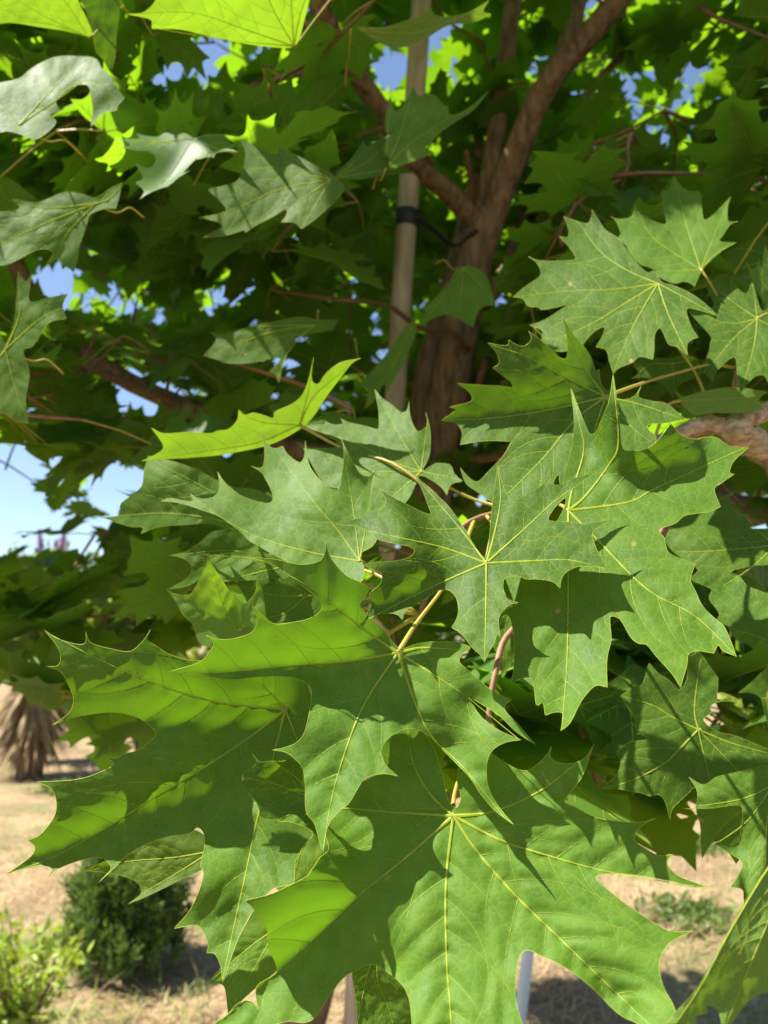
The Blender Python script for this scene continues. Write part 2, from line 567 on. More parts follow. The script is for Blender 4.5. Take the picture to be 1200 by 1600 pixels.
# the gnarled limb that carries the leaves in front
limb('limb', [(730, 650, 1.86), (960, 720, 1.7), (1150, 790, 1.35), (1260, 790, 1.0), (1262, 755, 0.84), (1215, 715, 0.76), (1165, 685, 0.73), (1140, 672, 0.72)], 0.050, 0.025, 'woody', 14, 0.13, 9)
limb('limb', [(1140, 672, 0.72), (1110, 662, 0.715), (1075, 672, 0.71), (1020, 695, 0.70)], 0.018, 0.012, 'woody', 11, 0.13, 9)
limb('limb', [(1150, 672, 0.715), (1160, 655, 0.72), (1185, 648, 0.73), (1230, 625, 0.76), (1290, 580, 0.82)], 0.020, 0.016, 'woody', 11, 0.13, 9)
limb('twig', [(1146, 655, 0.72), (1149, 610, 0.725), (1151, 570, 0.735), (1156, 520, 0.76)], 0.0062, 0.0045, 'twig', 7, 0.06)
FG = []
mark = len(LIMBS)
limb('twig', [(1130, 668, 0.72), (1060, 690, 0.705), (960, 735, 0.68), (850, 783, 0.645), (735, 815, 0.60), (695, 870, 0.585), (655, 960, 0.58)], 0.0070, 0.0034, 'twig', 7, 0.05)
limb('twig', [(1165, 690, 0.73), (1060, 810, 0.70), (905, 925, 0.64), (800, 985, 0.60), (772, 1060, 0.57), (745, 1190, 0.545), (640, 1300, 0.54), (480, 1330, 0.55)], 0.0070, 0.0032, 'twig', 7, 0.05)
limb('twig', [(1175, 660, 0.74), (1235, 850, 0.72), (1250, 1050, 0.66), (1240, 1250, 0.58)], 0.0066, 0.0034, 'twig', 7, 0.05)
FG = LIMBS[mark:]
# swollen nodes on the gnarled limb
for (x, y, d, r) in [(1148, 672, 0.716, 0.0135), (1085, 668, 0.71, 0.0085), (1190, 705, 0.745, 0.0125)]:
    V, Fc = [], []
    c = at(x, y, d)
    tube(V, Fc, [c + CR * (k * r * 0.5) for k in (-2, -1, 0, 1, 2)], [r * q for q in (0.55, 0.9, 1.0, 0.92, 0.6)], 10, True, 0.10)
    part('knot', V, Fc, [M['woody']])

# ------------------------------------------------------------------ leaves in front, each traced at its own distance
# (base, distance at base, slopes x/y, underside?, bumps (x, y, cm, sigma px), veins, outline)
LEAVES = {}


def L_(key, base, d, sx, sy, out, veins, bumps=(), under=False, pet=None, noise=1.0, folds=()):
    LEAVES[key] = dict(base=base, d=d, sx=sx, sy=sy, out=out, veins=veins, bumps=bumps, under=under, pet=pet, noise=noise, folds=folds)


L_('H', (708, 1275), 0.425, -0.12, -0.58,
   "713,1262 700,1250 692,1215 680,1175 660,1140 635,1112t 612,1150 608,1180 603,1203 580,1215 560,1225 535,1240 512,1255 478,1272t 500,1290 510,1310 513,1328 500,1340 490,1355 478,1370 450,1385 420,1398 383,1407t 396,1420 408,1440 417,1452 418,1470 422,1488 430,1503 432,1518 420,1528 402,1540 400,1556 404,1580t 395,1566 375,1566 355,1585 330,1605 300,1645t 360,1625 420,1605 450,1596 475,1598 492,1590 507,1568 522,1545 540,1525 557,1516 575,1507 590,1509 607,1520 622,1532 634,1547 641,1570 644,1600 650,1640 660,1680t 690,1690 710,1740t 735,1690 770,1680t 790,1640 818,1618 810,1580 805,1550 808,1510 814,1491 826,1485 850,1495 880,1510 905,1527 932,1550 955,1574 975,1590 1000,1602 1052,1642t 1060,1605 1053,1573 1036,1540 1030,1508 1040,1481 1058,1466 1084,1454t 1050,1456 1020,1441 990,1421 974,1410 952,1392 936,1379 931,1372 938,1367 960,1365 1000,1368 1045,1376 1085,1386 1107,1386t 1066,1372 1049,1360 1043,1347 1051,1335t 1030,1337 1010,1327 993,1315 992,1303 1003,1290 1026,1278t 1000,1285 960,1283 930,1277 905,1266 882,1253 896,1232 911,1210 928,1162t 913,1185 890,1193 870,1191 860,1182 862,1166t 855,1178 842,1192 822,1204 800,1198 772,1180 745,1165 724,1180 714,1215 720,1245",
   ["708,1275 632,1342 562,1398 500,1458 440,1512 345,1595", "708,1275 600,1268 537,1263 488,1270", "708,1275 672,1240 645,1190 636,1125", "708,1275 697,1380 698,1500 705,1600 709,1725", "708,1275 745,1330 806,1400 870,1462 935,1525 1040,1625", "708,1275 780,1312 850,1335 950,1362 1085,1385", "708,1275 770,1268 845,1235 918,1178"],
   [(560, 1290, 0.5, 60), (890, 1205, -1.2, 40), (590, 1515, 1.2, 40), (950, 1590, 0.8, 40)], folds=[(372, 1572, 575, 1392, 1.35, 110)])

L_('C', (622, 1020), 0.462, -0.12, -0.66,
   "618,1008 600,985 575,962 562,945 573,930 576,918 560,909 540,899 523,881 514,866 509,847t 508,862 500,876 478,882 455,880 430,874 394,871t 418,879 442,891 470,914 490,929 502,945 500,956 485,966 460,972 430,975 412,963 394,946t 402,965 400,979 390,990 365,998 342,999 322,993t 334,1005 326,1020 311,1035 263,1050t 320,1056 360,1062 400,1058 445,1057 470,1063 486,1075 486,1095 482,1120 475,1146 464,1160 446,1168 426,1172t 445,1175 461,1186 473,1201 477,1225 477,1256 480,1272 491,1286 496,1302 505,1335t 508,1306 516,1284 531,1267 546,1254 559,1232 571,1216 599,1209 622,1213t 603,1196 596,1181 598,1165 611,1150 630,1140 646,1138 668,1148 690,1170 712,1192 735,1216 752,1242 774,1267 802,1288t 785,1268 770,1246 762,1226 760,1206 762,1187 771,1171 790,1160 815,1156t 795,1148 775,1138 752,1120 738,1100 733,1090 752,1100 780,1118 806,1143 836,1163t 806,1128 793,1115 788,1104 799,1093t 772,1081 746,1060 727,1043 718,1034 722,1022 735,1012 720,1005 705,1002 670,1003 645,1008 628,1014",
   ["622,1020 540,1033 450,1040 350,1050 270,1050", "622,1020 585,995 545,965 480,915 400,873", "622,1020 575,1090 548,1150 520,1240 505,1328", "622,1020 645,1088 674,1150 725,1200 790,1280", "622,1020 690,1062 745,1100 812,1156", "622,1020 660,1012 715,1015"],
   [(470, 1120, -1.0, 34), (700, 1180, 1.6, 40), (780, 1255, 1.5, 40), (480, 1065, 0.6, 40), (745, 1100, 0.9, 24)], folds=[(250, 1062, 580, 1035, 1.35, 130)],
   pet=[(622, 1020, .462), (650, 975, .487), (688, 925, .52), (715, 880, .55), (740, 815, .60)])

L_('G', (446, 1108), 0.515, -0.1, -0.66,
   "470,1040 440,1025 400,1018 355,1028 330,1032 300,1032 283,1029 262,1021 245,1010 230,999 235,984t 223,1002 203,1018 175,1014 150,1008 139,1001 134,986t 134,1003 125,1007 105,1003 86,996 69,984t 88,1008 95,1025 90,1040 72,1041t 95,1050 107,1070 115,1090 112,1108 101,1120 81,1133t 110,1122 150,1115 180,1113 212,1120 232,1132 244,1147 235,1158 216,1172 195,1178 182,1185 167,1184t 178,1194 160,1205 120,1218 58,1222t 80,1232 88,1250 87,1270 78,1287 62,1305 44,1313t 54,1321 53,1332 40,1345 10,1366t 50,1354 73,1353 82,1359 75,1370t 96,1355 130,1343 157,1340 170,1349 172,1360 154,1379t 180,1355 200,1335 230,1318 262,1307 295,1302 308,1293 318,1301 320,1320 314,1350 318,1366 310,1395 295,1425 272,1451t 300,1446 313,1449 325,1475 323,1489t 336,1491 345,1510 348,1536t 360,1500 375,1460 395,1425 425,1390 457,1381 460,1360 463,1343 475,1320 489,1305 480,1294 455,1285 432,1280 470,1250 495,1200 505,1150 505,1105 492,1060",
   ["446,1108 380,1102 330,1095 255,1073 165,1035 72,988", "446,1108 390,1152 325,1195 240,1247 160,1297 80,1340 14,1365", "446,1108 425,1190 403,1275 385,1360 365,1450 348,1530", "446,1108 470,1170 485,1220", "446,1108 420,1080 400,1065"],
   [(310, 1380, -1.6, 36), (400, 1080, -0.5, 40), (420, 1260, -1.0, 40)], folds=[(60, 1122, 440, 1135, 1.25, 120), (20, 1352, 350, 1232, 1.15, 80)],
   pet=[(446, 1108, .515), (470, 1087, .523), (500, 1060, .54), (560, 1020, .57), (655, 960, .58)])

L_('D', (760, 880), 0.475, -0.25, -0.95,
   "758,870 745,858 725,825 700,790 672,764 648,742t 660,766 669,790 673,803 660,800 640,790 616,778 592,763t 601,776 602,788 594,798 575,800 568,808 550,812 524,819t 560,823 578,832 592,843 620,850 640,854 648,862 637,872 612,877 588,878 570,883 582,889 594,894 597,905 590,917 577,928 580,942 574,958 559,977t 580,964 600,958 620,960 629,969t 632,957 642,948 655,941 670,932 684,923 701,922 713,935 716,955 712,970 706,980 715,986 727,997 736,1010 750,1023 757,1035t 763,1020 772,1005 777,990 782,997t 779,972 783,957 796,945 810,942t 795,937 788,930 786,916 790,902 810,900 822,905 840,905 864,909 875,920t 877,905 886,893 905,885 930,886 951,890t 937,868 929,850 925,835 934,824 956,812t 910,818 885,815 862,814 857,809 868,792 884,776 905,755 933,738t 897,747 877,757 862,755 858,731t 850,755 826,770 798,786 793,775 784,752 778,724t 773,762 768,800 764,845",
   ["760,880 690,855 600,835 532,820", "760,880 690,910 640,934 565,973", "760,880 722,830 680,780 652,747", "760,880 772,835 782,780 778,730", "760,880 820,826 868,782 928,741", "760,880 840,876 890,875 946,888", "760,880 759,960 757,1030"],
   [(690, 935, 0.9, 26), (560, 820, 0.6, 40)], folds=[(560, 962, 690, 905, 1.4, 60)],
   pet=[(760, 880, .475), (765, 850, .52), (770, 820, .57), (760, 806, .61)])

L_('B', (562, 877), 0.545, -0.2, -0.9,
   "564,866 580,855 590,840 590,815 579,800 580,770 582,750 588,734t 576,744 562,739 550,719 540,700 530,680t 536,695 537,720 533,750 528,765 515,762 500,750 485,730 480,710 477,688t 475,714 467,722 450,710 442,697t 426,700 413,686 406,667t 413,700 412,725 405,731 392,728t 408,738 416,751 425,770 425,783 415,786 390,780 370,770 350,752 340,737t 343,756 340,770 330,778 311,779 297,771t 301,783 285,782 266,778 251,783t 275,785 295,790 315,797 340,806 370,826 390,845 404,853 430,868 460,882 490,890 515,885 535,900 548,915 558,918 566,905 569,890",
   ["562,877 480,862 400,838 340,805 300,775", "562,877 525,825 495,790 450,730 409,672", "562,877 555,820 548,770 533,686", "562,877 572,820 584,742"],
   [(440, 700, 1.0, 60), (545, 690, -3.0, 32), (350, 770, -1.0, 40), (520, 890, 0.6, 40), (500, 770, -0.9, 34)])

L_('A', (658, 737), 0.645, -0.3, -0.9,
   "661,735 670,715 673,690 671,665 665,644t 668,660 665,668 655,674 648,668 641,650 639,626t 637,637 633,643 625,643 612,632 597,622 585,607t 591,640 592,664 588,670 570,665 546,660 532,654t 535,662 520,663 508,658t 504,663 471,665t 490,672 511,682 531,691 534,698 510,700 480,698 462,690t 471,697 480,711 490,731 502,751 516,761 545,768 570,795 595,810 615,805 632,787 641,775 650,755 656,743 672,749 690,762 698,774t 705,757 723,752t 710,740 706,730 700,725 680,724",
   ["658,737 610,720 560,695 478,667", "658,737 630,690 605,645 587,612", "658,737 560,738 505,745", "658,737 615,775 590,800", "658,737 664,690 668,655", "658,737 700,745 716,752"],
   [(655, 680, -1.0, 26), (600, 640, -0.8, 40)], pet=[(658, 737, .645), (690, 755, .655), (740, 780, .65), (800, 797, .63)])

L_('E', (888, 798), 0.530, -0.25, -0.95,
   "884,785 880,770 882,740 893,700 897,660 892,606t 905,640 915,665 923,680 931,675 940,655 952,625 958,582t 963,620 968,660 973,700 990,704 1006,703 1026,690 1048,662t 1065,680 1085,686 1102,683 1120,684 1140,697 1170,699t 1147,720 1140,737 1147,741t 1127,755 1116,765 1126,792t 1105,800 1071,805 1056,817 1030,828 1038,840 1040,852 1048,866 1086,880t 1079,906 1086,922 1098,947 1120,969 1131,978 1140,997 1151,1026t 1130,1017 1122,1008 1115,1021t 1091,1017 1076,1022 1073,1040 1063,1074t 1051,1054 1026,1026 1011,1008 997,1005 985,995 969,968 955,963 953,972 955,1000 950,1020 948,1041 949,1074t 931,1071 916,1085 905,1101 891,1129 876,1142t 880,1116 866,1113 852,1118t 848,1098 838,1101 832,1062 815,1060 799,1068t 803,1040 803,1000 797,966 785,962 778,986t 780,965 795,950 808,944 790,930 786,915 792,898 815,885 845,850 870,815",
   ["888,798 893,770 912,705 905,660 894,612", "888,798 915,775 950,728 966,690 958,590", "888,798 980,785 1020,765 1085,735 1162,700", "888,798 930,840 1010,920 1085,962 1148,1022", "888,798 888,900 886,1030 878,1135"],
   [(900, 640, -1.4, 40), (958, 620, -1.4, 34), (880, 1080, 1.2, 60), (1100, 1000, 0.8, 50)], folds=[(975, 752, 1095, 722, 1.5, 70)],
   pet=[(888, 798, .525), (878, 790, .56), (862, 786, .60), (850, 783, .645)])

L_('F', (946, 620), 0.615, -0.25, -0.75,
   "943,606 938,594 936,577t 930,578 925,562 915,545 897,523 886,508 879,495t 885,522 886,557 875,559 863,547 843,530 826,517t 830,531 818,541 806,538 795,531t 791,540 762,536t 775,550 780,567 770,575t 790,590 799,598 800,605 780,603 757,602 714,599t 732,612 736,627 702,636t 712,641 689,657t 712,661 722,676 719,695t 757,689 795,690 797,693 785,714 765,735 748,752 735,748 719,731t 728,755 745,768 770,785 800,800 835,795 860,772 866,750 874,742 876,757 900,785 950,770 1000,725 1025,688 1014,672 1015,663 1040,661 1070,655t 1042,631 1020,627 998,620 1002,603t 990,620 965,624",
   ["946,620 880,588 820,556 768,539", "946,620 910,570 892,530 880,500", "946,620 860,640 780,652 695,657", "946,620 900,655 852,712 800,765 775,785", "946,620 930,670 920,720", "946,620 1000,632 1065,654", "946,620 985,665 1015,690"],
   [(885, 490, -1.2, 40)], folds=[(680, 662, 925, 632, 1.15, 150)],
   pet=[(946, 620, .615), (1000, 600, .65), (1060, 582, .69), (1110, 570, .72), (1152, 575, .735)])

L_('I', (1028, 443), 0.72, -0.35, -1,
   "1022,424 1010,425 985,400 967,373 945,358 925,327t 923,342 917,349 900,345 881,338t 888,357 887,370 874,370t 890,387 899,403 887,407 845,407 826,401t 840,413 844,430 820,448 801,464t 817,467 825,478 842,480t 847,484 870,480 885,476 877,483 850,500 828,508t 847,517 847,533 863,547 883,549 907,541 917,530 930,517 944,511 942,523 931,542t 947,547 952,563 958,584t 967,575 987,567 1000,557 1020,562t 1022,547 1023,523 1030,513 1035,517 1045,538 1058,542 1075,557t 1073,543 1077,533 1091,527t 1080,510 1073,483 1093,485 1122,494t 1100,473 1077,457 1050,445 1035,441",
   ["1028,443 985,425 940,395 905,350 890,342", "1028,443 960,452 880,455 808,464", "1028,443 975,475 920,508 860,530 833,510", "1028,443 1000,490 980,530 959,580", "1028,443 1040,480 1055,515 1074,553", "1028,443 1070,465 1115,490"],
   [(900, 350, 0.8, 50), (850, 430, 0.5, 60), (960, 560, 0.5, 40)])

L_('I2', (1095, 421), 0.775, -0.35, -0.9,
   "1085,448t 1077,442 1067,440 1053,443 1030,433 1020,420 1000,413 983,395 977,382 965,373 970,365 962,345 953,338t 967,342 987,338 992,317t 997,330 1017,343 1040,350 1038,330 1033,298t 1045,297 1053,274t 1063,290 1077,298 1092,299t 1095,307 1098,337 1103,343 1117,333 1142,307t 1137,323 1138,345 1154,346t 1142,350 1130,367 1125,377 1151,379t 1127,393 1100,418",
   ["1095,421 1045,390 1015,365 993,322", "1095,421 1075,360 1062,310 1054,280", "1095,421 1115,370 1138,315", "1095,421 1060,423 1025,424", "1095,421 1120,395 1148,380"],
   [(1060, 300, 1.0, 40)], pet=[(1095, 421, .765), (1108, 440, .77), (1130, 480, .78), (1154, 530, .76)])

L_('J', (1183, 498), 0.745, -0.3, -0.95,
   "1187,480 1181,460 1175,438t 1168,457 1157,455 1142,437t 1137,447 1107,443 1096,434t 1108,457 1115,477 1100,487 1076,484 1090,502 1110,525 1110,537 1106,555 1086,591t 1100,582 1114,598t 1120,580 1147,558 1152,585 1157,614t 1168,600 1180,588 1194,587 1200,598t 1210,570 1225,560 1252,540t 1240,510 1262,490t 1232,480 1240,450t 1210,470 1195,486",
   ["1183,498 1150,475 1120,452 1100,438", "1183,498 1140,505 1085,488", "1183,498 1150,525 1120,560 1095,585", "1183,498 1178,540 1160,608", "1183,498 1215,515 1250,538", "1183,498 1180,470 1176,442"],
   [], pet=[(1183, 498, .735), (1205, 490, .75), (1240, 500, .78), (1280, 560, .81)])

L_('J2', (1215, 470), 0.79, 0.0, -0.3,
   "1165,408t 1173,420 1182,418 1186,404t 1190,418 1196,384t 1206,405 1225,400 1250,385t 1245,420 1275,430t 1250,455 1260,480 1225,490 1205,495 1195,485 1190,468 1178,445",
   ["1215,470 1190,440 1167,410", "1215,470 1205,430 1197,388", "1215,470 1240,430 1250,388"], [])

L_('L', (1212, 852), 0.64, -0.25, -0.85,
   "1230,830 1205,826 1185,826 1172,824 1165,806 1152,800 1140,790 1138,779 1149,768t 1132,776 1120,785 1092,800 1062,812 1045,830 1040,846 1052,862 1070,875 1090,890 1080,905 1100,915 1112,922 1108,936 1124,960 1112,975t 1130,975 1150,985 1172,990 1205,1003t 1212,985 1232,965 1262,950t 1235,938 1205,929 1170,916 1155,900 1143,893 1170,885 1205,882 1245,885t 1240,865",
   ["1212,852 1150,858 1090,862 1046,862", "1212,852 1180,825 1160,800 1147,772", "1212,852 1170,890 1130,915", "1212,852 1235,865"], [(1085, 840, -0.9, 40)])

L_('L2', (1186, 950), 0.66, 0, -0.4,
   "1150,1000t 1140,985 1125,960 1128,930 1140,905 1165,900 1190,915 1205,930 1240,950t 1230,985 1205,1010 1190,1000 1178,1014t 1165,1005",
   ["1186,950 1150,960 1130,940", "1186,950 1170,980 1152,998", "1186,950 1230,952"], [], pet=[(1183, 885, .60), (1165, 930, .63), (1142, 990, .66), (1130, 1020, .68)])

L_('M', (1091, 1140), 0.60, -0.1, -0.45,
   "1099,1125 1111,1114 1110,1104 1125,1096 1148,1096t 1132,1091 1121,1095 1122,1062 1120,1057 1108,1040 1096,1024 1092,1018t 1084,1022 1076,1030 1073,1062 1062,1078 1055,1072 1042,1060 1030,1053 1014,1036t 1008,1058 1002,1071 992,1073 970,1087t 982,1107 993,1127 995,1148t 1000,1147 1015,1155 985,1160 965,1175 970,1192 960,1215 936,1233t 962,1232 982,1236 1002,1239 1015,1244 1030,1242 1040,1255 1047,1282t 1050,1265 1062,1252 1077,1238 1085,1230 1112,1222 1157,1210 1200,1200 1245,1190t 1225,1175 1200,1170 1175,1160 1150,1150 1120,1143",
   ["1091,1140 1050,1120 1020,1102 974,1088", "1091,1140 1085,1110 1090,1060 1095,1030", "1091,1140 1060,1172 1035,1195 985,1220 942,1232", "1091,1140 1100,1180 1110,1222", "1091,1140 1125,1175 1156,1208", "1091,1140 1140,1160 1200,1177"],
   [(1000, 1200, -0.8, 50)])

L_('N', (1208, 1226), 0.525, -0.2, -0.55,
   "1200,1196 1180,1199 1158,1205 1120,1214 1100,1226 1076,1214t 1089,1236 1086,1262 1068,1263t 1110,1263 1150,1258 1160,1265 1158,1290 1140,1305 1116,1318t 1136,1331 1159,1347 1155,1365 1141,1386t 1160,1390 1163,1410 1175,1440 1195,1470t 1215,1445 1235,1425 1270,1420t 1255,1380 1250,1340 1285,1310t 1250,1280 1265,1240 1240,1200",
   ["1208,1226 1160,1248 1075,1262", "1208,1226 1198,1290 1196,1360 1195,1460", "1208,1226 1170,1280 1122,1317", "1208,1226 1240,1310 1265,1410"],
   [(1110, 1245, -0.8, 30), (1150, 1330, 0.9, 26)])

L_('N2', (1165, 1262), 0.60, 0, -0.2,
   "1165,1255 1130,1256 1100,1258 1088,1264 1094,1290 1095,1320 1097,1342t 1105,1328 1118,1315 1140,1335 1150,1350t 1165,1330 1180,1300 1180,1270",
   ["1165,1262 1130,1290 1098,1338", "1165,1262 1155,1300 1150,1345"], [])

L_('O', (1235, 1310), 0.345, 0.12, -0.35,
   "1225,1320 1195,1362 1163,1410 1130,1472 1100,1528 1075,1562 1045,1595 1020,1650t 1060,1625 1086,1600 1088,1588 1105,1583 1104,1572 1121,1578 1130,1612t 1147,1594 1170,1563 1202,1548 1250,1530t 1240,1480 1290,1450t 1260,1400 1280,1350t 1250,1325",
   ["1235,1310 1195,1364 1140,1456 1092,1545 1030,1635", "1235,1310 1215,1400 1175,1500 1135,1600", "1235,1310 1250,1410 1245,1525"],
   [(1140, 1480, -0.6, 50)], under=True, pet=[(1235, 1310, .345), (1260, 1290, .40), (1280, 1270, .5), (1240, 1240, .58)])

L_('P', (330, 1330), 0.50, 0.0, -0.45,
   "330,1318 312,1300 290,1296 255,1302 220,1318 190,1335 165,1345 134,1361t 160,1363 178,1366 198,1371 215,1380 220,1396 199,1413t 235,1398 280,1376 318,1358 335,1348",
   ["330,1330 270,1340 200,1346 138,1361", "330,1330 280,1362 215,1400"], [(190, 1370, 0.6, 30)])

L_('C2', (500, 1250), 0.455, 0.0, -0.5,
   "510,1240 525,1215 515,1190 490,1180 460,1184 440,1189 422,1189 405,1190 394,1177t 401,1191 390,1203 379,1211 379,1222 388,1240 400,1253 405,1265 408,1277 430,1280 458,1272 480,1290 500,1312t 505,1290 515,1270",
   ["500,1250 470,1240 430,1225 382,1215", "500,1250 500,1300", "500,1250 450,1205 398,1180"],
   [(430, 1165, -3.4, 38)])

L_('H3', (432, 1450), 0.475, 0.0, -0.5,
   "440,1440 425,1415 405,1405 395,1425 377,1458 362,1490 345,1512 326,1534t 346,1538 352,1548 355,1572 357,1595t 372,1570 398,1545 420,1532 440,1520 455,1500 450,1470",
   ["432,1450 405,1500 375,1550 358,1588", "432,1450 390,1480 330,1532"], [])

L_('H2', (590, 1470), 0.50, 0.0, -0.2,
   "570,1480 555,1500 550,1525 556,1560 557,1600 545,1650t 590,1640 630,1650 680,1660t 660,1610 655,1560 640,1520 615,1490",
   ["590,1470 590,1530 605,1570 625,1640", "590,1470 570,1540 550,1645"], [])

L_('T', (372, 985), 0.55, 0.05, -0.30,
   "400,1000 418,985 415,960 411,930 402,902t 399,924 385,942 374,938 369,928t 360,925 350,910 340,895 331,880 326,863t 322,885 313,903 300,925 288,930 268,926 259,919t 275,940 285,960 300,975 307,995 316,1008 340,1012 375,1008",
   ["372,985 350,950 337,905 327,868", "372,985 310,950 263,922", "372,985 395,950 402,908"], [(330, 860, -2.4, 44)])

L_('S', (440, 886), 0.60, 0.0, -0.5,
   "450,880 428,868 405,862 403,852 388,858 360,864 328,867 304,861t 330,872 312,888 290,905 262,921t 292,916 315,905 345,908 362,900 392,880 391,874t 402,880 378,892 355,902 346,909t 385,907 420,904 450,902",
   ["440,886 390,872 340,868 308,862", "440,886 400,895 350,908"], [])

L_('R', (420, 868), 0.63, 0.0, -0.4,
   "425,855 400,838 368,826 348,828 330,832 312,848 292,861 264,868t 285,872 300,885 295,905t 320,890 350,880 390,885 420,890 440,880",
   ["420,868 350,860 270,868", "420,868 350,878 300,900"], [(330, 845, -0.9, 30)])

L_('V', (480, 930), 0.60, 0.0, -0.3,
   "490,915 460,900 420,897 390,895 371,908 378,925 385,940 380,955 372,975t 400,970 430,985 470,985 500,970 510,940",
   ["480,930 430,930 376,915", "480,930 440,960 378,972"], [])

L_('Q', (440, 850), 0.68, -0.2, -0.5,
   "450,830 440,790 400,765 360,760 310,735 275,722 232,712t 225,735 222,758 208,772 188,788 188,804 161,809t 200,822 222,824 220,834t 250,823 290,820 330,818 352,826 392,842 420,865 445,868",
   ["440,850 350,815 260,802 166,808", "440,850 350,780 240,720"], [(270, 740, -2.2, 50), (230, 810, 0.4, 40)])

L_('Y', (468, 664), 0.70, 0.15, 0.7,
   "472,668 490,650 510,620 527,597 550,568 564,560t 533,566 510,583 497,600 487,592 490,558t 481,597 470,620 453,633 430,643 427,653 416,650 397,645 383,648 373,640t 370,657 357,670 340,673 327,677 293,675 257,677 236,668t 255,697 243,710 220,721t 245,718 300,715 350,710 410,698 440,687",
   ["468,664 400,692 320,705 225,720", "468,664 410,660 376,645", "468,664 490,620 530,585 560,563", "468,664 482,610 489,565"],
   [(420, 660, 0.8, 50), (270, 690, 0.6, 30)], under=True)

L_('W', (905, 1102), 0.80, 0.0, -0.6,
   "888,1092 905,1085 930,1080 962,1060 992,1038 1018,1060t 1012,1085 1022,1110 1000,1140 976,1167t 955,1160 930,1178t 918,1140 895,1125t",
   ["905,1102 960,1085 1012,1062", "905,1102 950,1128 975,1160", "905,1102 925,1150"], [], pet=[(905, 1102, .8), (890, 1060, .84), (872, 1000, .92)])

L_('Z', (1062, 626), 0.70, 0.0, -0.2,
   "1062,624 1090,614 1130,606 1160,606 1200,612t 1185,625 1195,640t 1160,645 1110,645 1085,648 1068,634",
   ["1062,626 1120,624 1190,618"], [], under=True, pet=[(1062, 626, .70), (1045, 632, .70), (1035, 650, .70), (1020, 695, .70)])
L_('Z2', (1050, 568), 0.78, 0.0, -0.2,
   "1045,560 1020,558 998,556 990,570 1000,585 985,592t 1010,590 1035,600 1052,622t 1062,600 1085,590 1090,560t 1070,555",
   ["1050,568 1015,570 992,590", "1050,568 1055,615", "1050,568 1088,562"], [])
L_('Z3', (1198, 1092), 0.62, 0.0, -0.3,
   "1195,1115 1188,1090 1170,1082 1153,1083t 1175,1065 1195,1045 1215,1020t 1225,1045 1255,1060t 1240,1090 1255,1130t 1225,1125 1205,1150t",
   ["1198,1092 1158,1083", "1198,1092 1210,1030", "1198,1092 1205,1145"], [])

# leaves higher up, between the front cluster and the crown
L_('U1', (459, 72), 0.8, 0.05, 0.75,
   "462,70 476,30 486,-10 500,-60t 470,-70 450,-120t 400,-100 370,-130t 330,-70 282,-78t 268,-40 252,-20 240,5 222,20 196,22t 222,27 236,32 237,45t 280,46 320,55 370,66 430,74",
   ["459,72 380,45 300,20 200,22", "459,72 420,0 372,-125", "459,72 455,0 448,-112", "459,72 470,20 495,-52", "459,72 350,62 240,44"],
   [(300, 20, -0.4, 60)], under=True, pet=[(459, 72, .80), (470, 60, .84), (500, 20, .90), (540, -30, .98)])
L_('U2', (138, 58), 0.84, 0.05, 0.7,
   "142,56 136,30 124,5 110,-40t 80,-30 40,-60t 10,-30 -40,-45t -30,0 -60,40t -10,38 20,36 60,42 100,48",
   ["138,58 60,20 -35,-40", "138,58 60,35 -50,40", "138,58 100,0 45,-52"], [], under=True, pet=[(138, 58, .84), (150, 50, .88), (180, 10, .93), (200, -40, 1.0)])
L_('U3', (168, -20), 0.88, 0.0, 0.2,
   "180,-30 192,-15 187,20 182,55 180,90 172,112 165,98 150,82t 146,60 138,40 134,15 118,-10t 140,-30",
   ["168,-20 165,40 172,108", "168,-20 145,40 150,80"], [])
L_('U4', (30, 195), 0.86, 0.0, -0.6,
   "10,205 -20,215t -40,180 -60,140t -20,130 5,128 30,122 45,110 62,99 90,88 130,88 150,92 160,108 175,122 185,140 194,153t 184,165 181,173 165,175 152,185 142,199t 145,172 142,150 136,133 112,136 88,158 96,173t 78,178 88,190 76,205 55,218 40,213",
   ["30,195 90,155 140,125 190,152", "30,195 100,120 135,92", "30,195 0,160 -50,140"], [(150, 130, -0.8, 30), (85, 150, -1.0, 22)])
L_('U5', (517, 280), 0.90, 0.0, -0.6,
   "510,268 492,258 464,243 436,228t 431,241 402,231 375,216t 384,243 372,280 350,290 326,296 340,310 352,330 309,340t 340,347 345,356 316,371t 350,369 380,360 383,364t 402,351 422,341 446,327 447,336 439,347t 460,348 471,358t 492,343 512,325 532,305 536,288",
   ["517,280 440,295 370,325 318,342", "517,280 430,262 380,222", "517,280 460,320 442,345", "517,280 490,325 472,355", "517,280 470,255 438,231"],
   [(400, 350, 0.9, 40), (420, 240, 0.8, 40)])
L_('U6', (602, 264), 0.92, 0.0, -0.7,
   "645,135t 655,150 665,145t 680,150 695,165 700,162t 702,178 712,179 730,170 766,140t 742,170 720,185 697,200 687,208 670,225 665,230 679,239t 655,248 630,258 610,263 608,247 600,238 603,220 616,204t 604,207 602,195 603,180 610,149t 616,172 630,165",
   ["602,264 640,225 690,192 762,143", "602,264 625,210 645,140", "602,264 640,250 675,239", "602,264 606,210 610,155"], [(660, 150, -2.2, 36), (690, 230, 0.8, 30)])
L_('U6b', (526, 278), 0.95, 0.0, -0.7,
   "524,272 547,250 568,220t 575,228 600,217 622,240 630,262 650,270t 600,274 562,280 540,279",
   ["526,278 570,255 605,225", "526,278 560,245 568,225", "526,278 600,266 645,269"], [])
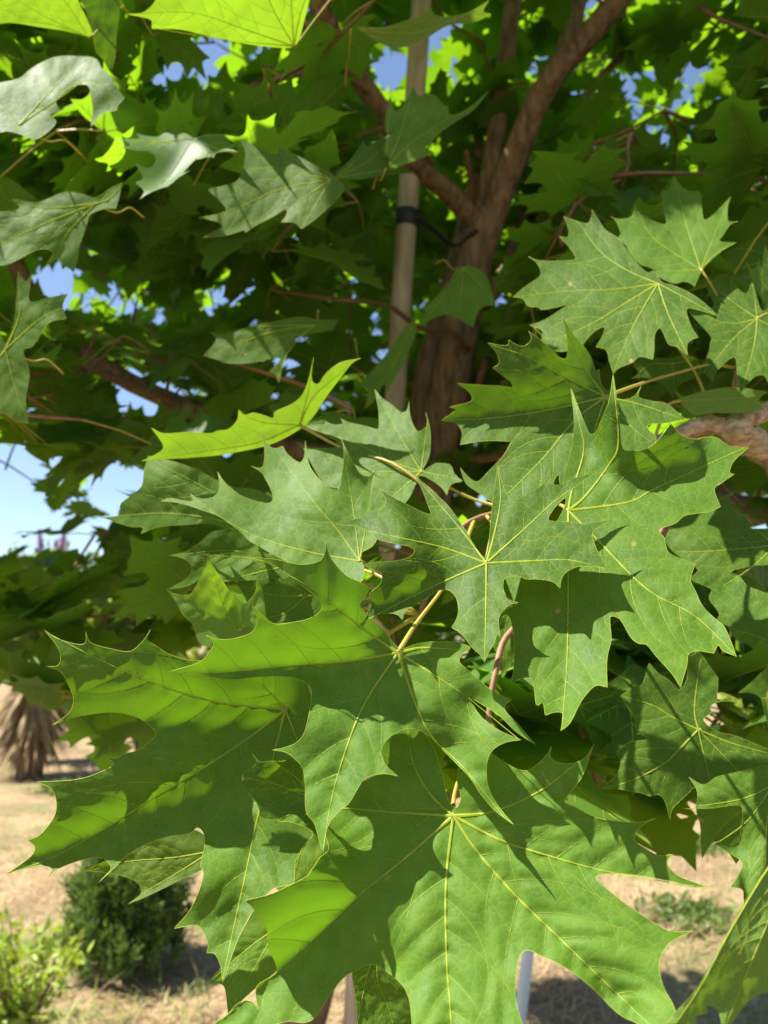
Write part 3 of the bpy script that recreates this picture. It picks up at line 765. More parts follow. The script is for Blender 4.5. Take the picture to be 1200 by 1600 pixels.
L_('E3', (815, 905), 0.62, 0.0, -0.4,
   "800,890 770,897 745,910 730,945t 750,955 752,990 742,1020t 770,1010 785,1060t 812,1025 850,1062t 860,1010 880,960 870,920 840,892",
   ["815,905 790,980 786,1050", "815,905 835,980 848,1055", "815,905 770,920 734,944"], [])
L_('H4', (520, 1260), 0.53, 0.0, -0.4,
   "540,1250 520,1235 470,1245 440,1260 415,1290t 425,1330 420,1370 440,1400 450,1450t 480,1420 520,1430t 545,1380 560,1320 555,1270",
   ["520,1260 470,1330 450,1440", "520,1260 460,1270 420,1290", "520,1260 525,1350 522,1425"], [])
L_('U7', (548, 46), 0.95, 0.0, 0.3,
   "560,42 600,42 640,30 655,25 672,10t 681,24 710,25 740,15 766,-1t 755,17 768,22t 740,35 700,40 662,62 622,75 592,66 570,52",
   ["548,46 640,52 700,35 762,5", "548,46 620,70", "548,46 640,40 672,14"], [(620, 70, 0.8, 40)], under=True)
L_('U8', (148, 318), 0.88, 0.0, -0.4,
   "150,308 125,302 100,300 60,315 18,311t 30,325 0,330 -40,320t -30,370 -50,420t 0,415 20,410 60,390 82,395 70,418t 90,405 98,421t 105,417 115,426t 122,402 124,385 131,365 136,350 141,335 165,326 181,326t 186,308 191,285t 172,294",
   ["148,318 80,345 -40,400", "148,318 100,372 98,416", "148,318 70,325 22,313", "148,318 172,310 188,290"], [(110, 400, 0.8, 30)])
L_('U9', (8, 546), 0.78, -0.2, -0.2,
   "10,535 22,500 25,470 28,424t 40,440 50,428t 46,470 75,465 106,459t 98,478 104,498t 76,505 52,540 36,548 46,582 40,625 44,662t 22,655 2,645 -40,668t -45,600 -80,560t -50,520 -45,450t -10,480 0,520",
   ["8,546 30,490 28,430", "8,546 60,500 100,480", "8,546 25,610 42,655", "8,546 -30,600 -40,660"], [])
L_('U10', (492, 508), 0.98, 0.0, -0.5,
   "500,500 470,495 440,500 400,508 350,522 328,519t 338,530 328,545 318,556t 340,562 358,568 392,567 425,560 438,562 420,581t 431,585 435,599t 445,562 460,532 482,522 520,515t 528,500t",
   ["492,508 420,520 335,552", "492,508 455,540 434,595", "492,508 410,510 332,520"], [(450, 550, 0.8, 24)])
L_('U11', (725, 418), 1.08, 0.0, -0.7,
   "735,416 760,432 768,455 775,476t 755,480 746,490 739,511t 716,498 692,492 659,506t 667,480 690,455 706,434 715,420",
   ["725,418 720,460 715,496", "725,418 695,460 663,503", "725,418 755,450 772,475"], [(710, 500, 0.6, 40)])
L_('U12', (560, 560), 1.05, 0.0, -0.2,
   "640,545 632,565 618,590 605,612t 600,600 585,625 570,640t 575,610 560,600t 585,575 610,545 632,512 648,500t 650,520",
   ["645,510 620,560 575,635"], [])


def resample(pts, step):
    c = np.array(catmull(pts, 10))
    seg = np.sqrt((np.diff(c, axis=0) ** 2).sum(1))
    cum = np.concatenate([[0], np.cumsum(seg)])
    n = max(3, int(cum[-1] / step))
    s = np.linspace(0, cum[-1], n + 1)
    return np.stack([np.interp(s, cum, c[:, k]) for k in range(c.shape[1])], 1)


def vein_tubes(V, Fc, line3, r0, r1, sides=4):
    n = len(line3)
    tube(V, Fc, line3, [r1 + (r0 - r1) * (1 - i / (n - 1)) ** 1.4 for i in range(n)], sides, False)


def build_leaf(key, L):
    poly = smooth_outline(parse(L['out']), 5.0)
    bx, by = L['base']
    d0 = L['d']
    size = max(np.ptp(poly[:, 0]), np.ptp(poly[:, 1]))
    scale = max(0.45, min(1.25, size / 480))
    mains = [resample([p[:2] for p in parse(s)], 5.0) for s in L['veins']]
    subs = sub_veins(mains, poly, scale)
    mA = np.concatenate([m[:-1] for m in mains]); mB = np.concatenate([m[1:] for m in mains])
    sA = np.concatenate([m[:-1] for m in subs]) if subs else mA
    sB = np.concatenate([m[1:] for m in subs]) if subs else mB
    ph = rng.uniform(0, 6.28, 10)
    k_px = d0 / F                                   # metres per pixel

    def depth(P):
        x, y = P[:, 0] - bx, P[:, 1] - by
        dd = d0 + L['sx'] * x * k_px + L['sy'] * y * k_px
        for (cx, cy, cm, sg) in L['bumps']:
            dd = dd + 0.0088 * cm * np.exp(-((P[:, 0] - cx) ** 2 + (P[:, 1] - cy) ** 2) / (2.0 * sg * sg))
        for (ax, ay, cx, cy, sl, smax) in L['folds']:      # the part above the line bends up towards the light
            ln = math.hypot(cx - ax, cy - ay)
            ux, uy = (cx - ax) / ln, (cy - ay) / ln
            s = -(ux * (P[:, 1] - ay) - uy * (P[:, 0] - ax))
            t = (ux * (P[:, 0] - ax) + uy * (P[:, 1] - ay)) / ln
            w = 12.0
            s = 0.5 * (s + np.sqrt(s * s + w * w))
            s = smax * np.tanh(s / smax)
            win = 1 / (1 + np.exp(-(t + 0.12) / 0.06)) / (1 + np.exp((t - 1.0) / 0.06))
            dd = dd - sl * s * k_px * win
        dm = seg_dist(P, mA, mB); ds = seg_dist(P, sA, sB)
        w1, w2 = 16 * scale, 7 * scale
        q = -0.0016 * scale * (1 - np.exp(-(dm / w1) ** 2)) - 0.0010 * scale * (1 - np.exp(-(ds / w2) ** 2))
        r = np.sqrt(x * x + y * y) / size
        nz = 0.0011 * np.sin(x / (40 * scale) + ph[0] + 1.3 * np.sin(y / (60 * scale) + ph[1])) * np.sin(y / (38 * scale) + ph[2])
        nz = nz + 0.00022 * np.sin(x / (15 * scale) + ph[3]) * np.sin(y / (12 * scale) + ph[4] + x / (25 * scale))
        sgn = -1.0 if L['under'] else 1.0
        return dd + sgn * q + nz * L['noise'] * np.minimum(1, 3 * r) * min(1.6, d0 / 0.45)

    st = 7.0 * max(0.55, min(1.0, size / 420))
    gx, gy = np.meshgrid(np.arange(poly[:, 0].min(), poly[:, 0].max(), st), np.arange(poly[:, 1].min(), poly[:, 1].max(), st * 0.87))
    gx = gx + (np.arange(gx.shape[0]) % 2)[:, None] * st * 0.5
    G = np.stack([gx.ravel(), gy.ravel()], 1) + rng.uniform(-0.5, 0.5, (gx.size, 2))
    G = G[inside(G[:, 0], G[:, 1], poly)]
    edge = seg_dist(G, poly, np.roll(poly, -1, 0))
    dm = seg_dist(G, mA, mB)
    G = G[(edge > st * 0.5) & (dm > st * 0.45)]
    mv = np.concatenate(mains)
    mv = mv[inside(mv[:, 0], mv[:, 1], poly)]
    mv = mv[seg_dist(mv, poly, np.roll(poly, -1, 0)) > st * 0.4]
    pts = np.concatenate([poly, G, mv])
    npoly = len(poly)
    res = delaunay_2d_cdt([Vector(p) for p in pts], [], [list(range(npoly))], 1, 1e-4)
    vv = np.array([(v.x, v.y) for v in res[0]])
    tris = [tuple(f) for f in res[2]]
    cen = np.array([vv[list(f)].mean(0) for f in tris])
    ok = inside(cen[:, 0], cen[:, 1], poly)
    tris = [t for t, k in zip(tris, ok) if k]
    dd = depth(vv)
    P3 = at_np(vv[:, 0], vv[:, 1], dd)
    bpos = Vector(at_np([bx], [by], depth(np.array([[bx, by]], float)))[0])
    # make the upper side of the leaf the front of its faces
    nsum = 0.0
    for t in tris[:40]:
        a, b, c = (Vector(P3[i]) for i in t)
        nsum += (b - a).cross(c - a).dot(CAM - a)
    flip = (nsum < 0) != L['under']
    if flip:
        tris = [t[::-1] for t in tris]
    me = mesh_from('leaf', P3 - np.array(bpos), tris)
    uvl = me.uv_layers.new(name='leafmap')
    li = np.empty(len(me.loops), int); me.loops.foreach_get('vertex_index', li)
    off = rng.uniform(0, 50, 2)
    uvs = (vv - np.array([bx, by])) * k_px * 100 + off          # centimetres on the leaf
    uvl.data.foreach_set('uv', uvs[li].ravel())
    o = link('leaf', me, TREE, bpos - T0, [M['leaf_backlit' if key in BACKLIT else 'leaf']])
    o['_w'] = list(bpos)
    # veins and the pale rim: thin raised cords on both faces
    V, Fc = [], []
    s_ = min(1.25, max(0.5, size * k_px / 0.17))
    for m in mains:
        q = m[inside(m[:, 0], m[:, 1], poly)]
        if len(q) < 3: q = m
        l3 = at_np(q[:, 0], q[:, 1], depth(q) - 0.00012)
        vein_tubes(V, Fc, l3, 0.00078 * s_, 0.00016 * s_)
    for m in subs:
        l3 = at_np(m[:, 0], m[:, 1], depth(m) - 0.00006)
        vein_tubes(V, Fc, l3[::2] if len(l3) > 6 else l3, 0.00021 * s_, 0.00008 * s_, 3)
    cl = np.concatenate([poly, poly[:1]])
    l3 = at_np(cl[:, 0], cl[:, 1], depth(cl))
    vein_tubes(V, Fc, l3, 0.00013 * s_, 0.00013 * s_, 3)
    part('vein_network', V, Fc, [M['vein']], bpos, o)
    # petiole
    if L['pet']:
        pp = [at(*p) for p in L['pet']]
        pp[0] = bpos
    else:
        front = d0 < 0.75 and by > 250 and bx > 200
        if front:
            tgt = min(FG, key=lambda p: (p - bpos).length + 0.5 * max(0, bpos.dot(CF) - p.dot(CF)))
        else:
            tgt = min(LIMBS, key=lambda p: (p - bpos).length)
        v = tgt - bpos
        if not front: v = v.normalized() * 0.05 + CF * 0.06
        if v.length > 0.16: v = v * (0.16 / v.length)
        pp = [bpos, bpos + v * 0.35 + CF * 0.012, bpos + v * 0.7 + Vector((0, 0, 0.008)), bpos + v]
    pp = [Vector(p) for p in catmull(pp, 5)]
    V, Fc = [], []
    n = len(pp)
    tube(V, Fc, pp, [(0.0017 if L['d'] < 0.75 else 0.0013) - 0.0004 * math.sin(math.pi * i / (n - 1)) for i in range(n)], 7, True)
    part('petiole', V, Fc, [M['petiole']], bpos, o)
    return o


BACKLIT = {'Y', 'U1', 'U2', 'U7', 'O', 'Z', 'P', 'T'}  # leaves given the brighter backlit colour
for key, L in LEAVES.items():
    build_leaf(key, L)
N_HERO = len(LEAVES)

# ------------------------------------------------------------------ the crown behind: clusters of leaves on twigs
HALF = "0.07,-0.09 0.2,-0.13 0.36,-0.16t 0.33,-0.05 0.37,0.02 0.53,0.05t 0.45,0.14 0.47,0.21 0.60,0.29t 0.48,0.30 0.42,0.34 0.45,0.44t 0.34,0.385 0.24,0.34 0.19,0.335 0.17,0.42 0.185,0.5 0.28,0.55t 0.20,0.60 0.155,0.66 0.16,0.73t 0.10,0.75 0.04,0.82"


def template(seed, step, grid, veins=True):
    r = random.Random(seed)
    h = parse(HALF)
    jit = lambda: r.uniform(-0.025, 0.025)
    left = [(-x + jit(), y + jit(), t) for x, y, t in h][::-1]
    right = [(x + jit(), y + jit(), t) for x, y, t in h]
    pts = [(0, 0, True)] + right + [(jit(), 0.93, True)] + left
    poly = smooth_outline(pts, step)
    gx, gy = np.meshgrid(np.arange(-0.6, 0.6, grid), np.arange(-0.2, 0.95, grid))
    G = np.stack([gx.ravel(), gy.ravel()], 1)
    G = G[inside(G[:, 0], G[:, 1], poly)]
    if len(G):
        G = G[seg_dist(G, poly, np.roll(poly, -1, 0)) > grid * 0.4]
    pts2 = np.concatenate([poly, G])
    res = delaunay_2d_cdt([Vector(p) for p in pts2], [], [list(range(len(poly)))], 1, 1e-5)
    vv = np.array([(v.x, v.y) for v in res[0]])
    tris = [tuple(f) for f in res[2]]
    cen = np.array([vv[list(f)].mean(0) for f in tris])
    ok = inside(cen[:, 0], cen[:, 1], poly)
    tris = [t for t, k in zip(tris, ok) if k]
    a, b, c = (vv[i] for i in tris[0])
    # curvature: fold along the midrib, drooping tip, wavy margin
    fold, droop, twist = r.uniform(-0.10, 0.45), r.uniform(0.1, 0.55), r.uniform(-0.25, 0.25)
    p1, p2 = r.uniform(0, 6), r.uniform(0, 6)
    mains = [np.array([(0, 0), (0.0, 0.9)])] + [np.array([(0, 0), (s * 0.57, 0.28)]) for s in (-1, 1)] + [np.array([(0, 0), (s * 0.34, -0.15)]) for s in (-1, 1)]

    def zz(P):
        x, y = P[:, 0], P[:, 1]
        rr = np.sqrt(x * x + y * y)
        return fold * np.abs(x) * 0.8 - droop * rr * rr * 0.55 + twist * x * y + 0.045 * np.sin(7 * x + p1) * np.sin(6 * y + p2)
    P3 = np.concatenate([vv, zz(vv)[:, None]], 1)
    n = 0
    for t in tris:
        q = vv[list(t)]
        n += (q[1][0] - q[0][0]) * (q[2][1] - q[0][1]) - (q[1][1] - q[0][1]) * (q[2][0] - q[0][0])
    if n < 0: tris = [t[::-1] for t in tris]
    mi = [0] * len(tris)
    Vv = [tuple(p) for p in P3]
    if veins:
        lines = []
        for m in mains:
            lines.append((resample(m, 0.12), 0.0065, 0.0018))
            for f in (0.3, 0.5, 0.7):
                for s in (-1, 1):
                    p = m[1] * f
                    a0 = math.atan2(m[1][1], m[1][0]) + s * 0.8
                    ln = 0.24 * (1.15 - f) * (np.linalg.norm(m[1]) / 0.7)
                    q = p + ln * np.array([math.cos(a0), math.sin(a0)])
                    if inside(np.array([q[0]]), np.array([q[1]]), poly)[0]:
                        lines.append((np.array([p, (p + q) / 2, q]), 0.003, 0.0014))
        for ln, w0, w1 in lines:
            TV, TF = [], []
            z = zz(ln)
            n_ = len(ln)
            tube(TV, TF, np.concatenate([ln, z[:, None]], 1), [w0 + (w1 - w0) * i / (n_ - 1) for i in range(n_)], 3, False)
            k = len(Vv)
            Vv += [tuple(v) for v in TV]
            tris += [tuple(i + k for i in f) for f in TF]
            mi += [1] * len(TF)
    return np.array(Vv), tris, mi


NEAR_T = [template(100 + i, 0.05, 0.085) for i in range(10)]
FAR_T = [template(200 + i, 0.14, 0.25, False) for i in range(8)]


def leaf_mesh(T):
    Vv, tris, mi = T
    me = mesh_from('crown_leaf', Vv, tris)
    uvl = me.uv_layers.new(name='leafmap')
    li = np.empty(len(me.loops), int); me.loops.foreach_get('vertex_index', li)
    uvl.data.foreach_set('uv', (Vv[:, :2] * 14)[li].ravel())
    me.materials.append(M['leaf_far']); me.materials.append(M['vein'])
    me.polygons.foreach_set('material_index', mi)
    me.polygons.foreach_set('use_smooth', [True] * len(me.polygons))
    me.update()
    return me


NEAR_ME = [leaf_mesh(t) for t in NEAR_T]
HB0, HB1 = Vector((-0.24, 0.28, 1.12)), Vector((0.50, 0.80, 2.06))      # where the front leaves hang


HBOX = [(HB0, HB1), (Vector((-0.47, 0.6, 2.0)), Vector((-0.27, 0.95, 2.2)))]


def in_corridor(p):
    """would a leaf here stand between the sun and the leaves in front?"""
    for lo, hi in HBOX:
        t0, t1 = 0.0, 9.0
        for k in range(3):
            dk = -SUND[k]
            a = (lo[k] - p[k]) / dk; b = (hi[k] - p[k]) / dk
            if a > b: a, b = b, a
            t0 = max(t0, a); t1 = min(t1, b)
        if t0 < t1: return True
    return False


CC, CRAD = Vector((0.15, 2.05, 2.62)), Vector((2.1, 1.55, 1.25))
LIMB_ARR = np.array([tuple(p) for p in LIMBS])
SKYGAP = [(700, 60, 16, 16), (1060, 230, 14, 12), (460, 560, 18, 12), (340, 470, 14, 14), (5, 770, 52, 74), (95, 838, 10, 12), (285, 125, 22, 24), (80, 440, 26, 22), (190, 460, 14, 14), (215, 620, 22, 14), (190, 770, 16, 14), (570, 520, 14, 14), (985, 130, 22, 18), (1100, 120, 22, 16), (420, 30, 14, 16)]


def gap(p):
    q = to_px(p)
    if not q: return False
    return any(((q[0] - a) / (c + 66 / q[2])) ** 2 + ((q[1] - b) / (d + 66 / q[2])) ** 2 < 1 for a, b, c, d in SKYGAP)


TRUNKLINE = np.array([(690, 760), (704, 600), (722, 500), (742, 405), (770, 335), (812, 225), (858, 128), (925, 50), (985, -25)], float)
TRUNK2 = np.array([(765, 320), (776, 200), (790, 90), (806, -30)], float)
TRUNK3 = np.array([(740, 345), (700, 300), (650, 258), (600, 180), (552, 108), (500, 20)], float)
LEFTLIMB = np.array([(300, 640), (190, 590), (110, 535), (50, 462)], float)
STAKELINE = np.array([(616, 640), (660, -20)], float)


def hides_trunk(p, f=1.0):
    q = to_px(p)
    if not q or q[2] > 1.8: return False
    P = np.array([[q[0], q[1]]])
    for ln, w in ((TRUNKLINE, 62), (TRUNK2, 42), (TRUNK3, 34), (STAKELINE, 44), (LEFTLIMB, 20)):
        if seg_dist(P, ln[:-1], ln[1:])[0] < w * f + 22 / q[2]: return True
    return False


clusters = [at(*p) for p in [(960, 1010, 1.0), (1060, 1000, 1.1), (1150, 1040, 1.0), (850, 1060, 0.95), (905, 1165, 1.0), (1130, 1110, 1.2), (800, 1000, .9), (740, 1110, .85), (1180, 950, 1.0),
    (1000, 900, 1.0), (240, 860, 1.3), (330, 930, 1.2), (230, 700, 1.3), (80, 935, 1.4), (110, 960, 1.4), (180, 1100, 1.3), (300, 800, 1.1), (1100, 720, 1.1), (1000, 640, 1.2), (880, 1000, 1.2), (980, 1120, 1.3),
    (480, 800, 1.1), (560, 950, 1.0), (400, 760, 1.2), (1040, 1090, 0.95), (820, 1130, 1.1), (640, 1080, 0.9), (930, 760, 1.0), (620, 860, 1.0), (1170, 800, 1.1), (300, 980, 1.5), (20, 960, 1.3), (230, 950, 1.45), (870, 1120, 0.9), (1100, 1180, 1.15)]]
MANUAL = len(clusters)
for (x0, x1, y0, y1, d0_, d1_, cnt) in [(780, 1240, -40, 330, 0.85, 1.5, 44), (180, 620, 60, 640, 1.0, 1.6, 34), (-40, 260, 160, 760, 1.05, 1.6, 26), (760, 1000, 250, 560, 1.1, 1.6, 12), (520, 800, -40, 160, 1.0, 1.5, 10)]:
    for k in range(cnt):
        p = at(random.uniform(x0, x1), random.uniform(y0, y1), random.uniform(d0_, d1_))
        if in_corridor(p) or gap(p) or hides_trunk(p): continue
        clusters.append(p)
tries = 0
CA = np.array([tuple(c) for c in clusters])
while len(clusters) < 960 and tries < 60000:
    tries += 1
    u = Vector((random.gauss(0, 1), random.gauss(0, 1), random.gauss(0, 1))).normalized() * random.random() ** 0.34
    p = CC + Vector((u.x * CRAD.x, u.y * CRAD.y, u.z * CRAD.z))
    if p.z < 1.70 - 0.10 * max(0, -p.x): continue
    q = to_px(p)
    if q and q[2] < 0.95: continue
    if not q and p.z < 2.6: continue
    if in_corridor(p): continue
    if gap(p): continue
    if hides_trunk(p): continue
    if ((CA - np.array(p)) ** 2).sum(1).min() < 0.12 ** 2: continue
    clusters.append(p)
    CA = np.vstack([CA, np.array(p)])

TV, TF = [], []
fills = []
wood = np.array([tuple(p) for p in LIMBS])
order = sorted(range(len(clusters)), key=lambda i: ((LIMB_ARR - np.array(clusters[i])) ** 2).sum(1).min())
for ci in order:
    c = clusters[ci]
    i = int(((wood - np.array(c)) ** 2).sum(1).argmin())
    a = Vector(wood[i])
    v = c - a
    wood = np.vstack([wood, np.array(c), np.array(a + v * 0.5)])
    if v.length > 0.02:
        sag = Vector((random.uniform(-1, 1), random.uniform(-1, 1), random.uniform(-1, 0.4))) * v.length * 0.10
        tube(TV, TF, [Vector(p) for p in catmull([a, a + v * 0.35 + sag, a + v * 0.7 + sag * 0.6, c], 3)], [0.0042 - 0.0022 * k / 9 for k in range(10)], 5, False)
    out = Vector((c.x - 0.2, c.y - 1.9, 0.0))
    for k in range(random.choice((5, 6, 6, 7))):
        an = random.uniform(0, 2 * math.pi)
        dr = Vector((math.cos(an), math.sin(an), random.uniform(-0.75, 0.25))).normalized()
        base = c + dr * random.uniform(0.045, 0.12)
        nrm = (Vector((0, 0, 1)) + SUND * 0.25 + out * 0.22 + Vector((random.gauss(0, 0.62), random.gauss(0, 0.62), random.gauss(0, 0.3)))).normalized()
        fwd = (dr - nrm * dr.dot(nrm))
        if fwd.length < 0.05: continue
        fwd.normalize()
        side = fwd.cross(nrm)
        sz = random.uniform(0.125, 0.195)
        mid = base + fwd * sz * 0.4
        q = to_px(mid)
        if q and q[2] < (0.72 if ci < MANUAL else 0.80): continue
        if ci < MANUAL and gap(mid): continue
        if ci >= MANUAL:
            if in_corridor(mid): continue
            if gap(mid) and random.random() < 0.95: continue
            if hides_trunk(mid, 0.8): continue
        R = Matrix((side, fwd, nrm)).transposed()
        show = 0.0
        if q and -60 < q[0] < 1260 and -60 < q[1] < 1260:
            show = sz / q[2] * (0.4 + abs(nrm.dot((CAM - mid).normalized())))
        fills.append((show, base, R, sz, c))

fills.sort(key=lambda t: -t[0])
n_part = 300 - N_HERO
petiole_mat = [M['petiole']]
for idx, (show, base, R, sz, c) in enumerate(fills[:n_part]):
    me = NEAR_ME[idx % len(NEAR_ME)]
    o = bpy.data.objects.new('leaf', me)
    COL.objects.link(o)
    o.parent = TREE
    o.matrix_local = Matrix.Translation(base - T0) @ R.to_4x4() @ Matrix.Diagonal((sz, sz, sz, 1))
    V, Fc = [], []
    e = (R.transposed() @ (c - base)) / sz
    tube(V, Fc, [Vector(p) for p in catmull([Vector((0, 0, 0)), e * 0.5 + Vector((0, 0, 0.03)), e], 4)], [0.0016 / sz * 0.9] * 9, 5, True)
    pm = mesh_from('petiole', V, Fc)
    link('petiole', pm, o, (0, 0, 0), petiole_mat)

BV, BF, BU = [], [], []
PV, PF = [], []
for idx, (show, base, R, sz, c) in enumerate(fills[n_part:]):
    Vv, tris, mi = FAR_T[idx % len(FAR_T)]
    W = (np.array(R) @ (Vv * sz).T).T + np.array(base)
    k = len(BV)
    BV.extend(map(tuple, W - np.array(T0)))
    BF.extend(tuple(i + k for i in f) for f in tris)
    BU.append(Vv[:, :2] * 14 + rng.uniform(0, 40, 2))
    if show > 0:
        tube(PV, PF, [base, base + (c - base) * 0.5 + Vector((0, 0, 0.004)), c], [0.0014] * 3, 4, False)
me = mesh_from('foliage', BV, BF)
BU = np.concatenate(BU)
uvl = me.uv_layers.new(name='leafmap')
li = np.empty(len(me.loops), int); me.loops.foreach_get('vertex_index', li)
uvl.data.foreach_set('uv', BU[li].ravel())
tag(link('foliage', me, TREE, (0, 0, 0), [M['leaf_far']]), kind='stuff')
tag(link('leaf_stalks', mesh_from('leaf_stalks', [Vector(v) - T0 for v in PV], PF), TREE, (0, 0, 0), [M['petiole']]), kind='stuff')
tag(link('fine_twigs', mesh_from('fine_twigs', [Vector(v) - T0 for v in TV], TF), TREE, (0, 0, 0), [M['twig']]), kind='stuff')
for o in TREE.children:
    if '_w' in o: del o['_w']
print('clusters', len(clusters), 'fill leaves', len(fills), 'front', N_HERO)

# ------------------------------------------------------------------ stake tied to the tree, and two poles
def pole(name, a, b, r, matl, sides=14, lump=0.0):
    t = empty(name, (a.x, a.y, 0))
    org = Vector((a.x, a.y, 0))
    V, Fc = [], []
    pts = [a + (b - a) * (k / 12) for k in range(13)]
    tube(V, Fc, [p - org for p in pts], [r] * 13, sides, True, lump)
    link('shaft', mesh_from('shaft', V, Fc), t, (0, 0, 0), [M[matl]])
    return t, org


def ring(t, org, a, b, f0, f1, r, matl, name):
    V, Fc = [], []
    p0, p1 = a + (b - a) * f0, a + (b - a) * f1
    pts = [p0, p0 + (p1 - p0) * 0.05, p0 + (p1 - p0) * 0.5, p0 + (p1 - p0) * 0.95, p1]
    tube(V, Fc, [p - org for p in pts], [r * q for q in (0.96, 1.05, 1.08, 1.05, 0.96)], 16, True, 0.02)
    return link(name, mesh_from(name, V, Fc), t, (0, 0, 0), [M[matl]])


sa, sb = at(616, 640, 1.72), at(660, -20, 1.72)
dirn = (sb - sa).normalized()
a = sa - dirn * ((sa.z + 0.05) / dirn.z)
b = sb + dirn * 0.25
st, org = pole('wooden_stake', a, b, 0.0235, 'stake', lump=0.03)
tag(st, 'pale peeled wooden stake with a black tie band, beside the maple trunk', 'stake')
Lz = (b - a).length
f = ((at(646, 342, 1.72) - a).length) / Lz
ring(st, org, a, b, f - 0.006, f + 0.006, 0.0245, 'black', 'tie_band')
p0 = a + (b - a) * f
V, Fc = [], []
tube(V, Fc, [Vector(q) - org for q in catmull([p0 + Vector((0.022, -0.012, 0)), p0 + Vector((0.06, 0.03, -0.01)), p0 + Vector((0.12, 0.12, 0.0)), at(745, 360, 1.80)], 5)], [0.006] * 16, 6, True)
link('tie_strap', mesh_from('tie_strap', V, Fc), st, (0, 0, 0), [M['black']])

a, b = at(811, 1600, 2.55), at(826, 1485, 2.62)
dirn = (b - a).normalized()
a0 = a - dirn * ((a.z + 0.05) / dirn.z); b0 = b + dirn * 0.12
wp, org = pole('white_pole', a0, b0, 0.021, 'white')
tag(wp, 'thin white pole leaning behind the large sunlit leaf', 'pole')
ring(wp, org, a0, b0, 0.97, 1.003, 0.0215, 'white', 'end_cap')
a, b = at(549, 1600, 2.05), at(549, 1500, 2.07)
dirn = (b - a).normalized()
a0 = a - dirn * ((a.z + 0.05) / dirn.z); b0 = b + dirn * 0.1
gp, org = pole('grey_stake', a0, b0, 0.017, 'grey', 8, 0.03)
tag(gp, 'short weathered grey stake standing next to the maple trunk base', 'stake')
ring(gp, org, a0, b0, 0.90, 0.94, 0.0178, 'black', 'tie_band')

# ------------------------------------------------------------------ garden plants behind
M['conifer'] = simple('conifer_needles', (0.065, 0.125, 0.025), (0.16, 0.26, 0.05), 9, 0.6, 0, trans=(0.12, 0.2, 0.02))
M['lime'] = simple('lime_leaves', (0.17, 0.27, 0.03), (0.34, 0.43, 0.06), 6, 0.5, 0, trans=(0.45, 0.55, 0.04))
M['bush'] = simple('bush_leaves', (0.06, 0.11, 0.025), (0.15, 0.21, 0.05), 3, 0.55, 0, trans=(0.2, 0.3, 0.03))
M['tree_leaf'] = simple('far_tree_leaves', (0.045, 0.085, 0.025), (0.11, 0.15, 0.04), 1.2, 0.6, 0, trans=(0.12, 0.2, 0.02))
M['purple'] = simple('purple_flowers', (0.22, 0.11, 0.26), (0.40, 0.24, 0.42), 20, 0.6, 0, trans=(0.4, 0.2, 0.4))
M['dead'] = simple('dead_straw_leaf', (0.13, 0.085, 0.045), (0.42, 0.30, 0.15), 5, 0.7, 0, trans=(0.4, 0.3, 0.1))
M['brown'] = simple('brown_stem', (0.10, 0.065, 0.04), (0.22, 0.15, 0.10), 20, 0.85, 0.5)
M['sword'] = simple('sword_leaf', (0.12, 0.20, 0.06), (0.22, 0.31, 0.10), 4, 0.5, 0, trans=(0.25, 0.35, 0.05))


def blade(V, Fc, p, d, s, w, L, bend=0.0):
    k = len(V)
    nrm = d.cross(s)
    m = p + d * (L * 0.45) + nrm * (bend * L * 0.4)
    e = p + d * L + nrm * (bend * L)
    V += [p - s * w * 0.25, p + s * w * 0.25, m + s * w * 0.5, m - s * w * 0.5, e]
    Fc += [(k, k + 1, k + 2, k + 3), (k + 3, k + 2, k + 4)]


def rand_unit():
    return Vector((random.gauss(0, 1), random.gauss(0, 1), random.gauss(0, 1))).normalized()


def conifer(px, py, halfw_px, top_px, label):
    g = on_ground(px, py)
    d = (g - CAM).dot(CF)
    rad = halfw_px / F * d
    h = (at(px, top_px, d).z)
    t = empty('conifer_shrub', g)
    tag(t, label, 'shrub')
    V, Fc = [], []
    tube(V, Fc, [Vector((0, 0, -0.02)), Vector((0.01, 0, h * 0.4)), Vector((0.0, 0.01, h * 0.8))], [0.022, 0.016, 0.006], 8, True, 0.08)
    link('trunk', mesh_from('trunk', V, Fc), t, (0, 0, 0), [M['brown']])
    V, Fc = [], []
    for k in range(820):          # upright sprays, each a fan of small scale leaves
        f = random.random()
        z = h * (0.03 + 0.9 * f)
        rr = rad * math.sin(math.pi * min(0.98, 0.30 + 0.68 * f) ** 0.9) * random.uniform(0.35, 1.05)
        an = random.uniform(0, 2 * math.pi)
        p = Vector((math.cos(an) * rr, math.sin(an) * rr, z))
        ax = (Vector((math.cos(an) * 0.45, math.sin(an) * 0.45, 1)) + rand_unit() * 0.25).normalized()
        L = random.uniform(0.07, 0.15)
        for q in range(30):
            b_ = p + ax * (L * random.random()) + rand_unit() * 0.018
            dd = (ax + rand_unit() * 0.75).normalized()
            ss = dd.cross(rand_unit()).normalized()
            blade(V, Fc, b_, dd, ss, random.uniform(0.006, 0.012), random.uniform(0.025, 0.055))
    tag(link('needle_foliage', mesh_from('needle_foliage', V, Fc), t, (0, 0, 0), [M['conifer']], False), kind='stuff')


conifer(196, 1518, 84, 1285, 'dense dark green dwarf conifer shrub on the straw ground')


